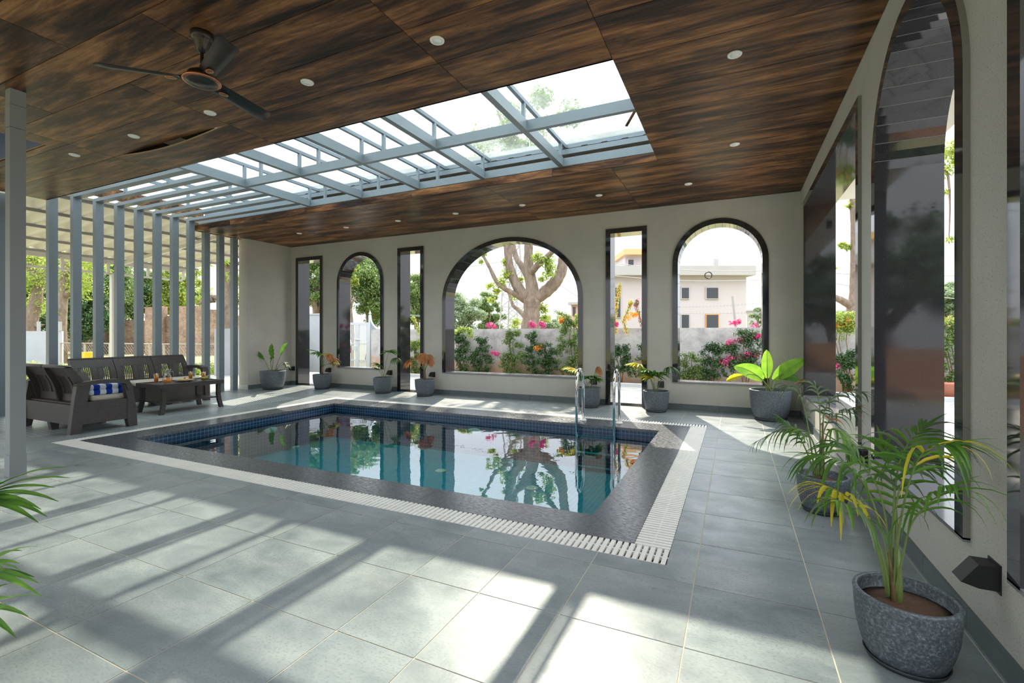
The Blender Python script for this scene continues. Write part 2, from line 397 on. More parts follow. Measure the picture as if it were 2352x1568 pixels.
# ------------------------------------------------------------------ world and sun
W = D.worlds.new('hazy_sky'); bpy.context.scene.world = W; W.use_nodes = True; wt = W.node_tree; wt.nodes.clear()
def wn(typ, **kw):
    o = wt.nodes.new(typ)
    for k, v in kw.items(): setattr(o, k, v)
    return o
tc = wn('ShaderNodeTexCoord'); sp = wn('ShaderNodeSeparateXYZ'); wt.links.new(tc.outputs['Generated'], sp.inputs[0])
rp = wn('ShaderNodeValToRGB'); wt.links.new(sp.outputs[2], rp.inputs[0])
cr = rp.color_ramp; cr.elements[0].position = 0.0; cr.elements[0].color = (.255,.265,.28,1)
cr.elements[1].position = 1.0; cr.elements[1].color = (.92,.97,1.0,1)
e = cr.elements.new(.25); e.color = (.34,.36,.385,1)
e = cr.elements.new(.5); e.color = (.74,.79,.85,1)
bg = wn('ShaderNodeBackground'); wt.links.new(rp.outputs[0], bg.inputs[0]); bg.inputs[1].default_value = 2.7
wo = wn('ShaderNodeOutputWorld'); wt.links.new(bg.outputs[0], wo.inputs[0])
sun = D.lights.new('sun', 'SUN'); sun.energy = 5.3; sun.angle = radians(.6); sun.color = (1.0,.90,.73)
so = D.objects.new('sun', sun); C.objects.link(so); so.location = (-6, 18, 12)
so.rotation_euler = Vector((.39,-1.06,-1.0)).to_track_quat('-Z', 'Y').to_euler()
# ------------------------------------------------------------------ camera
cam = D.cameras.new('camera'); co = D.objects.new('camera', cam); C.objects.link(co); bpy.context.scene.camera = co
cam.sensor_width = 36; cam.sensor_fit = 'HORIZONTAL'; cam.lens = 36*F/2352
co.location = (0, 0, EYE); co.rotation_euler = (pi/2, 0, YAW)
cam.shift_y = -(784-HY)/2352; cam.clip_start = .05; cam.clip_end = 500
sc = bpy.context.scene
sc.view_settings.view_transform = 'Standard'; sc.view_settings.look = 'None'; sc.view_settings.gamma = 1; sc.view_settings.use_curve_mapping = False
sc.view_settings.exposure = 0.80
sc.cycles.max_bounces = 10; sc.cycles.diffuse_bounces = 6; sc.cycles.transparent_max_bounces = 24; sc.cycles.glossy_bounces = 5
sc.cycles.sample_clamp_indirect = 6
# ================================================================== THE SETTING
rng = random.Random(7)
def tiles(mb, xs, ys, holes, z=0.0, gap=.006, mat=0, th=.02, flip=False, special=None):
    for i in range(len(xs)-1):
        for j in range(len(ys)-1):
            rects = [(xs[i]+gap/2, xs[i+1]-gap/2, ys[j]+gap/2, ys[j+1]-gap/2)]; a = rng.uniform(.02, 1)
            for (hx0, hx1, hy0, hy1) in holes:
                out = []
                for (x0, x1, y0, y1) in rects:
                    if x1 <= hx0 or x0 >= hx1 or y1 <= hy0 or y0 >= hy1: out.append((x0,x1,y0,y1)); continue
                    if x0 < hx0: out.append((x0, hx0, y0, y1))
                    if x1 > hx1: out.append((hx1, x1, y0, y1))
                    xa, xb = max(x0, hx0), min(x1, hx1)
                    if y0 < hy0: out.append((xa, xb, y0, hy0))
                    if y1 > hy1: out.append((xa, xb, hy1, y1))
                rects = out
            for (x0, x1, y0, y1) in rects:
                mb.box(x0, x1, y0, y1, z-th if not flip else z, z if not flip else z+th, mat, a)
G = (-7.13, -.335, 2.67, 7.0)       # outer edge of the drain grating
CP = (-6.97, -.545, 2.87, 6.83)      # outer edge of the coping
PL = (-6.54, -.885, 3.20, 6.36)      # pool opening
xs = [-3.63-.53*k for k in range(13, 0, -1)]+[-3.63,-3.10,-2.57,-2.045,-1.52,-1.12,-.71,-.185,.345,.875]+[XR+.03]
ys = [-2.05+.5*k for k in range(5)]+[.47,.98,1.49,2.0,2.52,3.03,3.55,4.06,4.58,5.12,5.66,6.2,6.72,7.22,7.7,8.18,8.64]
P0 = (-9.9, -7.68, 2.72, 6.62)
fl = MB(); tiles(fl, xs, ys, [G, P0])
tiles(fl, [P0[0]+.74*k for k in range(4)], [P0[2]+.65*k for k in range(7)], [], mat=2)
gm = MB()
def ring(mb, o, i, z0, z1, m):
    mb.box(o[0], i[0], o[2], o[3], z0, z1, m); mb.box(i[1], o[1], o[2], o[3], z0, z1, m)
    mb.box(i[0], i[1], o[2], i[2], z0, z1, m); mb.box(i[0], i[1], i[3], o[3], z0, z1, m)
ring(fl, (xs[0], XR+.03, ys[0], ys[-1]), G, -.12, -.0022, 1)
struct(fl.build('floor', [M['floor'], M['grout'], M['pattern']]))
# ---- ground outside
g = MB(); g.box(-60, 40, -30, 80, -.30, -.14)
# cut out a pit for the pool: build the ground as a ring instead
g = MB(); ring(g, (-70, 45, -30, 90), (-7.3, -.2, 2.5, 7.2), -.32, -.13, 0)
struct(g.build('ground', M['lawn']))
g = MB(); g.box(-14.6, 9, 8.66, 11.5, -.12, -.02); g.box(1.24, 9, -3, 8.66, -.12, -.02); g.box(-14.6, -10.55, -3, 8.66, -.12, -.02)
struct(g.build('paving', M['paver']))
g = MB(); g.box(-11.2, 9, 11.5, 11.64, -.12, .06); tag(g.build('kerb', M['kerb']), kind='structure')
g = MB(); g.box(-11.2, 9, 11.64, 12.12, -.12, .02); tag(g.build('planting_bed', M['earth']), kind='structure')
# ---- walls with openings
def arc_top(op, u):
    u0, u1, sill, spring, top, kind = op
    if kind == 'rect': return top
    c = (u0+u1)/2; h = (u1-u0)/2; q = max(0, 1-((u-c)/h)**2)
    return spring+(top-spring)*math.sqrt(q)
def wall(name, axis, p0, p1, a0, a1, H, ops):
    mb = MB()
    def bx(u0, u1, z0a, z1a, z0b, z1b):
        # slab between u0 and u1 with sloping lower edge (z0a -> z0b)
        def P(u, p, z): return (u, p, z) if axis == 'x' else (p, u, z)
        vs = [P(u0,p0,z0a),P(u1,p0,z0b),P(u1,p0,z1b),P(u0,p0,z1a),P(u0,p1,z0a),P(u1,p1,z0b),P(u1,p1,z1b),P(u0,p1,z1a)]
        mb.add(vs, [(0,1,2,3),(7,6,5,4),(0,4,5,1),(3,2,6,7),(0,3,7,4),(1,5,6,2)])
    cur = a0
    for op in sorted(ops):
        u0, u1, sill, spring, top, kind = op
        if u0 > cur: bx(cur, u0, 0, H, 0, H)
        if sill > .02: bx(u0, u1, 0, sill, 0, sill)
        n = 1 if kind == 'rect' else 40
        for k in range(n):
            ua = u0+(u1-u0)*(1-cos(pi*k/n))/2 if n > 1 else u0; ub = u0+(u1-u0)*(1-cos(pi*(k+1)/n))/2 if n > 1 else u1
            bx(ua, ub, arc_top(op, ua), H, arc_top(op, ub), H)
        cur = u1
    if cur < a1: bx(cur, a1, 0, H, 0, H)
    return struct(mb.build(name, M['wall']))
def frame(name, axis, pin, pout, op, w=.085, sgn=-1, joints=0):
    """granite surround: face band on the room side, lining through the wall"""
    u0, u1, sill, spring, top, kind = op
    mb = MB()
    def curve(off):
        a, b, t = u0+off, u1-off, top-off
        if kind == 'rect': return [(a, sill if sill > .02 else 0), (a, t), (b, t), (b, sill if sill > .02 else 0)]
        pts = [(a, sill)]; n = 36; c = (a+b)/2; h = (b-a)/2
        for k in range(n+1):
            th = pi-pi*k/n; pts.append((c+h*cos(th), spring+(t-spring)*sin(th)))
        return pts+[(b, sill)]
    O = curve(0.0); I = curve(w)
    def P(u, p, z): return (u, p, z) if axis == 'x' else (p, u, z)
    pf = pin+sgn*.025; pb = pout-sgn*.02
    rg_ = random.Random(int(abs(u0)*100))
    for k in range(len(O)-1):
        a, b, c, d = O[k], O[k+1], I[k+1], I[k]
        if k % 2 == 0 or kind == 'rect': sv = rg_.choice([.02,.1,.25,.5,.8,1.0])
        n_before = len(mb.f)
        mb.add([P(a[0],pf,a[1]),P(b[0],pf,b[1]),P(c[0],pf,c[1]),P(d[0],pf,d[1])], [(0,1,2,3)])
        mb.add([P(a[0],pb,a[1]),P(b[0],pb,b[1]),P(c[0],pb,c[1]),P(d[0],pb,d[1])], [(0,3,2,1)])
        mb.add([P(a[0],pf,a[1]),P(b[0],pf,b[1]),P(b[0],pb,b[1]),P(a[0],pb,a[1])], [(0,1,2,3)], 3)
        mb.add([P(d[0],pf,d[1]),P(c[0],pf,c[1]),P(c[0],pb,c[1]),P(d[0],pb,d[1])], [(0,3,2,1)])
        for q_ in range(n_before, len(mb.f)): mb.a[q_] = sv
        if kind != 'rect' and k % 2 == 0 and 0 < k:
            dx_, dz_ = (c[0]-d[0]), (c[1]-d[1]); ln = math.hypot(dx_, dz_); ex, ez = dx_/ln*.0022, dz_/ln*.0022
            cx_, cz_ = ((u0+u1)/2-d[0]), (spring-d[1]); l2 = math.hypot(cx_, cz_)+1e-6; ix, iz = cx_/l2*.0012, cz_/l2*.0012
            mb.add([P(d[0]-ex+ix,pf,d[1]-ez+iz),P(d[0]+ex+ix,pf,d[1]+ez+iz),P(d[0]+ex+ix,pb,d[1]+ez+iz),P(d[0]-ex+ix,pb,d[1]-ez+iz)], [(0,3,2,1)], 1)
    def bx(ua, ub, pa, pb_, za, zb):
        if axis == 'x': mb.box(ua, ub, min(pa,pb_), max(pa,pb_), za, zb)
        else: mb.box(min(pa,pb_), max(pa,pb_), ua, ub, za, zb)
    n0 = len(mb.f)
    if sill > .02: bx(u0, u1, pf, pb, sill-.010, sill+.008)
    else: bx(u0, u1, pin, pb, 0.001, .006)
    if sill > .02:
        for q_ in range(n0, len(mb.f)): mb.m[q_] = 2
    return struct(mb.build(name, [M['granite'], M['joint'], M['sill'], M['edge']]))
back = [(-9.78,-8.89,0,0,3.12,'rect'), (-8.43,-7.05,.475,2.43,3.12,'arch'), (-6.66,-5.97,0,0,3.12,'rect'), (-5.50,-2.49,.455,1.93,3.13,'arch'),
        (-2.065,-1.355,0,0,3.10,'rect'), (-.94,.475,.455,2.42,3.11,'arch')]
right = [(-1.6,.2,.38,2.39,3.14,'arch'), (.72,2.27,.38,0,3.14,'rect'), (2.63,4.12,.38,2.38,3.14,'arch'), (4.52,7.82,.39,0,3.12,'rect')]
right[1] = (.72,2.27,.38,0,3.14,'rect')
wall('wall_back', 'x', YB, YB+.3, -10.25, XR+.33, ZC+.02, back)
wall('wall_right', 'y', XR, XR+.33, -2.0, YB, ZC+.02, right)
for i, op in enumerate(back): frame('window_%d' % (i+1), 'x', YB, YB+.3, op)
for i, op in enumerate(right): frame('window_%d' % (i+7), 'y', XR, XR+.33, op)
mb = MB(); mb.box(XL-.3, XL, 7.13, YB, 0, ZC+.02); struct(mb.build('wall_left', M['wall']))
# skirting
def skirt(name, segs):
    mb = MB()
    for (ax, a0, a1, p, d) in segs:
        n = max(1, round((a1-a0)/.52)); st = (a1-a0)/n
        for k in range(n):
            u0, u1 = a0+k*st+.0015, a0+(k+1)*st-.0015
            if ax == 'x': mb.box(u0, u1, p-d, p, 0, .095)
            else: mb.box(min(p, p-d), max(p, p-d), u0, u1, 0, .095)
    return struct(mb.build(name, M['skirt']))
skirt('baseboard_back', [('x',XL,-9.78,YB,.014),('x',-8.89,-6.66,YB,.014),('x',-5.97,-2.065,YB,.014),('x',-1.355,XR,YB,.014)])
skirt('baseboard_right', [('y',-2.0,YB-.02,XR,.014)])
skirt('baseboard_left', [('y',7.14,YB-.02,XL,-.014)])
mb = MB(); mb.box(XL-.3, XL, 7.116, 7.13, 0, .095); struct(mb.build('baseboard_end', M['cream_steel']))
# ---- ceiling
SK = (-10.2, -.865, 3.70, 6.07)     # skylight opening
HO = (-9.3, -7.1, 1.3, 2.62)        # open panel
cl = MB()
rows = [-2.0,-1.55,-1.1,-.65,-.2,.25,.7,1.16,1.36,1.81,2.27,2.71,3.15,3.70,4.3,4.75,5.2,5.65,6.07,7.2,8.3]
xj = [[-10.0,-8.5,-6.0,-3.6,-1.2,XR],[-10.0,-9.3,-6.9,-4.53,-2.13,.3,XR],[-10.0,-9.3,-6.82,-4.7,-2.13,-.865,XR],[-10.0,-8.1,-5.7,-3.3,-1.45,XR]]
pick = {8:1, 9:0, 10:2, 11:2, 12:2, 18:3, 19:3}
for j in range(len(rows)-1):
    q = pick.get(j, j % 4 if j not in (13,14,15,16,17) else 2)
    holes = [SK, HO]
    if j == 12: holes.append((-6.82, -4.70, 3.15, 3.70))
    tiles(cl, xj[q], [rows[j], rows[j+1]], holes, ZC, .0055, 0, .012, True)
# sagging panel beside the skylight
n = 24; L = []; R = []
for k in range(n+1):
    f = k/n; x = -6.818+(2.114)*f; L.append((x, 3.155, ZC-.058*sin(pi*f)**1.2)); R.append((x, 3.698, ZC))
cl.strip(L, R, 0); cl.strip([(p[0], p[1], p[2]+.014) for p in L], L, 1)
cl.box(-6.9, -5.95, 3.05, 3.7, ZC+.05, ZC+.06, 2); cl.box(-5.62, -5.05, 3.05, 3.7, ZC+.05, ZC+.06, 2); cl.box(-4.93, -4.6, 3.05, 3.7, ZC+.05, ZC+.06, 2); cl.box(-5.95, -5.62, 3.05, 3.4, ZC+.05, ZC+.06, 3)  # boards added to keep the gap dark; pale piece makes its bright spot
# dark backing above the panels
for (x0, x1, y0, y1) in [(-10.0,XR+.3,-2.0,1.3),(-7.1,XR+.3,1.3,2.62),(-10.0,-9.3,1.3,2.62),(-10.0,-6.85,2.62,3.08),(-4.65,XR+.3,2.62,3.08),(-10.0,XR+.3,3.68,3.70),(-10.0,-6.85,3.08,3.68),(-4.65,XR+.3,3.08,3.68),(SK[1],XR+.3,3.70,8.6),(-10.25,SK[1],6.07+.03,8.6)]:
    cl.box(x0, x1, y0, y1, ZC+.013, ZC+.028, 1)
cl.box(-10.0, SK[1], 3.68, 3.70, ZC, ZC+.03, 0, .4)
struct(cl.build('ceiling', [M['wood'], M['wood_gap'], plain('gap_shade_board', (.05,.035,.025), .9), M['cream_steel']]))
# fascia of the skylight
mb = MB(); xsf = [-10.2,-9.0,-6.95,-4.6,-2.25,SK[1]]
for k in range(5): mb.box(xsf[k]+.002, xsf[k+1]-.002, 6.07, 6.085, ZC, 3.50, 0, .1+.17*k)
mb.box(-10.2, -10.185, 6.07, 7.6, ZC, 3.5, 0, .3); mb.box(SK[1]-.004, SK[1]+.012, SK[2], 6.07, ZC+.012, 3.50, 0, .7)
struct(mb.build('trim_1', M['wood']))
mb = MB(); mb.box(-10.23, -10.20, 3.3, 6.3, 3.69, 3.89, 0, .9); struct(mb.build('trim_2', M['wood']))
# roof slab ring and overhang
mb = MB()
for (x0, x1, y0, y1) in [(-10.25,XR+.33,-2.0,1.2),(-10.25,-9.35,1.2,2.7),(-7.05,XR+.33,1.2,2.7),(-10.25,-6.9,2.7,3.3),(-4.6,XR+.33,2.7,3.3),(-.5,XR+.33,3.3,8.6),(-10.25,-.5,6.5,8.6)]:
    mb.box(x0, x1, y0, y1, 3.95, 4.05)
struct(mb.build('roof', M['roofslab']))
mb = MB(); mb.box(XR+.33, 2.0, -2.0, 8.95, 3.36, 3.6); mb.box(-10.25, XR+.33, 8.6, 8.95, 3.36, 3.6)
mb.box(XR+.331, 1.33, -2.0, 8.6, 3.6, 4.05); struct(mb.build('roof_overhang', M['soffit']))
mb = MB(); ring(mb, (-9.36,-7.04,1.24,2.68), (-9.3,-7.1,1.3,2.62), ZC+.03, 3.95, 0)
mb.box(-9.36,-7.04,1.24,2.68,3.95,3.97)
struct(mb.build('ceiling_hatch', M['blue_sheet']))
# ---- skylight steelwork
sk = thing('skylight_frame', 'grey steel skylight grid above the pool with mid beam and cross beams', 'skylight frame', (-5, 4.9, 3.55))
def sp_(mb, name, mat='steel'):
    o = mb.build(name, M[mat]); o.parent = sk; o.matrix_parent_inverse = Matrix.Translation((5,-4.9,-3.55)); return o
BX = [-2.16,-3.38,-4.56,-5.74,-6.95]
for x in BX:
    sp_(MB().box(x-.035, x+.035, 3.60, 6.16, 3.55, 3.67), 'cross_beam')
sp_(MB().box(BX[-1], -.4, 4.91, 4.97, 3.551, 3.669), 'mid_beam')
sp_(MB().box(-10.15, -.4, 6.17, 6.23, 3.55, 3.66), 'edge_beam')
sp_(MB().box(-10.15, -.4, 6.30, 6.35, 3.76, 3.83), 'edge_beam')
sp_(MB().box(-10.15, -.4, 3.52, 3.58, 3.55, 3.67), 'edge_beam')
for x in BX+[-8.0,-9.2]:
    for dx in (0.02, -.36):
        if dx < 0 and x > -3.5: continue
        mb = MB(); mb.box(x-dx-.022, x-dx+.022, 3.45, 6.42, 3.885, 3.93)
        sp_(mb, 'purlin')
        if x > -7.5:
            for y in (4.94, 6.2): sp_(MB().box(x-dx-.02, x-dx+.02, y-.02, y+.02, 3.66, 3.886), 'purlin_post')
sp_(MB().box(-10.15, -.4, 6.40, 6.45, 3.88, 3.935), 'purlin')
for x in (-8.0, -9.2):
    for y in (4.4, 5.4): sp_(MB().box(x-.02, x+.02, y-.02, y+.02, 3.60, 3.886), 'purlin_post')
mb = MB()
xe = -.4
for (a, b) in [(-9.9,-9.2),(-9.2,-8.0),(-8.0,BX[4]),(BX[4],BX[3]),(BX[3],BX[2]),(BX[2],BX[1]),(BX[1],BX[0]),(BX[0],xe)]:
    o = MB().box(a+.003, b-.003, 3.35, 6.5, 3.935, 3.945); o = sp_(o, 'glass_pane', 'roofglass')
# loose timber strip hanging by the opening edge
mb = MB(); mb.beam((-.93, 5.02, 3.60), (-1.08, 5.25, 3.54), .03, .012)
tag(mb.build('timber_strip', M['wood']), 'short brown timber strip sticking out under the skylight glass', 'timber strip')
# corrugated flashing beyond the edge beams
def corrug(mb, x0, x1, y0, y1, z00, z01, along='x', pitch=.2, amp=.022, n=10):
    """sheet whose ribs run along `along`; z00 at low end, z01 at high end (linear in x)"""
    if along == 'y':
        N = int((x1-x0)/pitch*n); L = []; R = []
        for k in range(N+1):
            x = x0+(x1-x0)*k/N; q = max(-.45, min(.45, sin(2*pi*k/n)))*amp*2
            L.append((x, y0, z00+q)); R.append((x, y1, z01+q))
    else:
        N = int((y1-y0)/pitch*n); L = []; R = []
        for k in range(N+1):
            y = y0+(y1-y0)*k/N; q = max(-.45, min(.45, sin(2*pi*k/n)))*amp*2
            L.append((x0, y, z00+q)); R.append((x1, y, z01+q))
    mb.strip(L, R, 0, False)
mb = MB(); corrug(mb, -10.1, -.2, 6.36, 8.9, 3.855, 3.80, 'y', .28, .02, 8); struct(mb.build('roof_flashing', M['purlin']))
# ---- fins and the beams they turn into
FY = [3.76+.3125*k for k in range(-6, 11)]
fin0 = None
for k, y in enumerate(FY):
    if k == 5: continue
    over = 3.6 < y < 6.07
    top = 3.62 if over else ZC
    t = thing('screen_fin', 'x', 'fin', (-10.1, y+.058, 0), 0, 'steel screen fins')
    o = MB().box(-.10, 0, -.058, .058, .0, top).build('upright', M['steel'], t)
    if over: MB().box(0, 3.11, -.058, .058, 3.565, 3.62).build('top_rail', M['steel'], t)
    idx = k-6
    if idx < 0: t['label'] = 'grey steel upright of the side screen, left of the pale square post'; t['group'] = 'screen uprights left of the post'
    elif over: t['label'] = 'tall grey steel fin turning into a rail under the skylight'; t['group'] = 'fins that turn into skylight rails'
    else: t['label'] = 'grey steel fin ending under the wooden ceiling beside the wall end'; t['group'] = 'fins under the wooden ceiling'
ordn = ['first','second','third','fourth','fifth','sixth','seventh','eighth']
fins = [o for o in C.objects if o.name.startswith('screen_fin') and 'skylight' in o['label']]
for k, o in enumerate(fins): o['label'] = 'tall grey steel fin turning into a skylight rail, %s from the left' % ordn[k]; 
fins = [o for o in C.objects if o.name.startswith('screen_fin') and 'wooden ceiling' in o['label']]
for k, o in enumerate(fins): o['label'] = 'grey fin under the wooden ceiling by the wall end, %s of three' % ordn[k]
# ---- pale square post
t = thing('square_post', 'pale grey square post from floor to ceiling at the left foreground', 'post', (-5.765, 1.922, 0))
MB().box(-.045, .045, -.052, .052, 0, 3.06).box(-.047, .047, -.054, .054, 3.064, 3.26).box(-.045,.045,-.052,.052,3.264,ZC).build('shaft', M['post'], t)
MB().box(-.049, .049, -.056, .056, 0, .19).build('foot_sleeve', M['post'], t)
# ================================================================== POOL
pool = thing('swimming_pool', 'sunken rectangular pool with teal mosaic lining and grey stone rim', 'pool', (-3.7, 4.78, 0))
def pp(mb, name, mat, label=None):
    o = mb.build(name, mat); o.parent = pool; o.matrix_parent_inverse = Matrix.Translation((3.7,-4.78,0))
    if label: o['label'] = label
    return o
ZB = -.62; b = MB(); e_ = .04
x0, x1, y0, y1 = PL[0]-e_, PL[1]+e_, PL[2]-e_, PL[3]+e_
b.quad((x0,y0,ZB),(x1,y0,ZB),(x1,y1,ZB),(x0,y1,ZB))
ring(b, (x0-.1, x1+.1, y0-.1, y1+.1), (x0, x1, y0, y1), -.75, -.037, 0)
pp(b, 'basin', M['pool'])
# coping slabs mitred at corners
def mitre(mb, o, i, z0, z1):
    O = [(o[0],o[2]),(o[1],o[2]),(o[1],o[3]),(o[0],o[3])]; I = [(i[0],i[2]),(i[1],i[2]),(i[1],i[3]),(i[0],i[3])]
    for k in range(4):
        a, b_, c, d = Vector(O[k]), Vector(O[(k+1) % 4]), Vector(I[(k+1) % 4]), Vector(I[k])
        nseg = max(1, round((a-b_).length/1.6)); g = .0015
        for s in range(nseg):
            f0, f1 = s/nseg, (s+1)/nseg
            la = (b_-a).length
            # straight cuts between segments, mitres at the ends
            tdir = (b_-a).normalized()
            s0 = a+tdir*la*f0; s1 = a+tdir*la*f1
            i0 = d if s == 0 else d+tdir*((s0-d).dot(tdir)); i1 = c if s == nseg-1 else d+tdir*((s1-d).dot(tdir))
            mb.prism([tuple(s0+tdir*g), tuple(s1-tdir*g), tuple(i1-tdir*g), tuple(i0+tdir*g)], 'z', z0, z1)
mb = MB(); mitre(mb, CP, PL, -.035, 0.0); pp(mb, 'coping', M['coping'])
mb = MB(); ring(mb, (CP[0]+.01,CP[1]-.01,CP[2]+.01,CP[3]-.01), (x0-.1,x1+.1,y0-.1,y1+.1), -.3, -.0355, 0); pp(mb, 'rim_bed', M['drain'])
WZ = -.105
nx, ny = 2, 2
mb = MB(); mb.quad((x0+.001,y0+.001,WZ),(x1-.001,y0+.001,WZ),(x1-.001,y1-.001,WZ),(x0+.001,y1-.001,WZ)); pp(mb, 'water', M['water'])
lm = plain('underwater_lamp', (.75,.80,.62), .4)
def floorpt(px, py, z):
    u = (px-PX)/F; v = (HY-py)/F; tt = (z-EYE)/v
    return ((-sin(YAW)+u*cos(YAW))*tt, (cos(YAW)+u*sin(YAW))*tt)
for (px, py) in ((1012,1082),(1222,1122),(677,1026)):
    X, Y = floorpt(px, py, ZB)
    Y = min(Y, 6.25)
    pp(MB().lathe([(.075,0),(.075,.012),(.055,.02),(.02,.02),(.02,.012),(0,.012)], (X, Y, ZB), 24), 'bottom_light', lm)
for (X, ax) in ((-3.65,'y'),):
    o = MB().lathe([(.11,0),(.11,.02),(.08,.03),(0,.03)], (0,0,0), 24)
    o.v = [(a+X, y1-c, b_*.4-.25) for a, b_, c in o.v]; pp(o, 'wall_light', lm)
o = MB().lathe([(.11,0),(.11,.02),(.08,.03),(0,.03)], (0,0,0), 24); o.v = [(x0+c, a+5.1, b_*.4-.25) for a, b_, c in o.v]; pp(o, 'wall_light', lm)
mb = MB(); ring(mb, (G[0]+.002,G[1]-.002,G[2]+.002,G[3]-.002), (CP[0]-.001,CP[1]+.001,CP[2]-.001,CP[3]+.001), -.12, -.05, 0); pp(mb, 'gutter', M['drain'])
# drain grating, one run per side
def grate(name, lab, x0, x1, y0, y1, run):
    mb = MB(); pt = .0385; zt = .0
    if run == 'x':
        n = int((x1-x0)/pt)
        for k in range(n):
            x = x0+(k+.5)*(x1-x0)/n; sk_ = 0
            mb.box(x-.0125, x+.0125, y0+.003, y1-.003, -.022, zt)
        mb.box(x0, x1, (y0+y1)/2-.006, (y0+y1)/2+.006, -.024, zt-.003)
        for y in (y0+.03, y1-.03): mb.box(x0, x1, y-.005, y+.005, -.03, -.012)
    else:
        n = int((y1-y0)/pt)
        for k in range(n):
            y = y0+(k+.5)*(y1-y0)/n
            mb.box(x0+.003, x1-.003, y-.0125, y+.0125, -.022, zt)
        mb.box((x0+x1)/2-.006, (x0+x1)/2+.006, y0, y1, -.024, zt-.003)
        for x in (x0+.03, x1-.03): mb.box(x-.005, x+.005, y0, y1, -.03, -.012)
    o = mb.build(name, M['white_pvc']); 
    return tag(o, lab, 'drain grating', 'grating runs around the pool')
grate('drain_grating', 'ivory slatted drain grating along the near side of the pool', G[0], G[1], G[2], CP[2], 'x')
grate('drain_grating', 'ivory slatted drain grating along the pool side nearest the back wall', G[0], G[1], CP[3], G[3], 'x')
grate('drain_grating', 'ivory slatted drain grating along the right end of the pool', CP[1], G[1], CP[2], CP[3], 'y')
grate('drain_grating', 'ivory slatted drain grating along the pool end by the sofas', G[0], CP[0], CP[2], CP[3], 'y')
# ladder
ld = thing('pool_ladder', 'polished steel ladder handrails arching over the far pool edge', 'pool ladder', (-1.72, 6.4, 0))
for sx in (-.26, .26):
    pts = [(sx, .22, 0), (sx, .22, .56)]+[(sx, .065+.155*cos(a_), .56+.155*sin(a_)+.04*sin(a_)) for a_ in [pi*k/12 for k in range(1, 12)]]+[(sx, -.09, .56), (sx, -.09, -.615)]
    MB().tube(pts, .0195, 14).build('handrail', M['chrome'], ld)
    MB().lathe([(.05,0),(.05,.012),(.035,.03),(.0,.03)], (sx,.22,0.0), 20).build('foot_flange', M['white_pvc'], ld)
for z in (-.14, -.36, -.55):
    MB().box(-.24, .24, -.14, -.06, z-.012, z+.012).build('tread', M['chrome'], ld)
# ================================================================== CEILING THINGS
dl = thing('downlight', 'x', 'ceiling light', (-1.97, 2.90, ZC), 0)
MB().lathe([(.0,-.006),(.032,-.006),(.036,-.010),(.045,-.012),(.052,-.008),(.054,0)], (0,0,0), 28).build('trim_ring', M['lamp_white'], dl)
MB().lathe([(.0,-.0105),(.033,-.0105),(.031,-.002)], (0,0,0), 24).build('lens', plain('lamp_lens', (.86,.87,.82), .4), dl)
spots = [((-1.97,2.90),'round white downlight near the skylight, rightmost of the row above the camera'),
 ((-3.30,2.91),'round white downlight to the right of the ceiling fan'),
 ((-4.61,2.91),'round white downlight just beyond the ceiling fan blade tip'),
 ((-5.90,2.90),'round white downlight before the sagging ceiling panel'),
 ((-7.16,2.90),'round white downlight beside the open ceiling hatch, farthest left'),
 ((0.0,4.02),'round white downlight between skylight and right wall, nearer the camera'),
 ((0.0,5.92),'round white downlight between skylight and right wall, farther from the camera'),
 ((-.6,7.2),'small downlight over the back strip, closest to the right wall'),
 ((-1.9,7.2),'small downlight over the back strip, second from the right wall'),
 ((-3.2,7.2),'small downlight over the back strip, third from the right wall'),
 ((-4.5,7.2),'small downlight over the back strip, fourth from the right wall'),
 ((-5.78,7.2),'small downlight over the back strip, fifth from the right wall'),
 ((-7.08,7.2),'small downlight over the back strip, sixth from the right wall'),
 ((-8.4,7.2),'small downlight over the back strip, last one near the left wall')]
for k, ((x, y), lb) in enumerate(spots):
    o = dl if k == 0 else dup(dl, (x, y, ZC)); o['label'] = lb; o['group'] = 'downlights in the wooden ceiling'
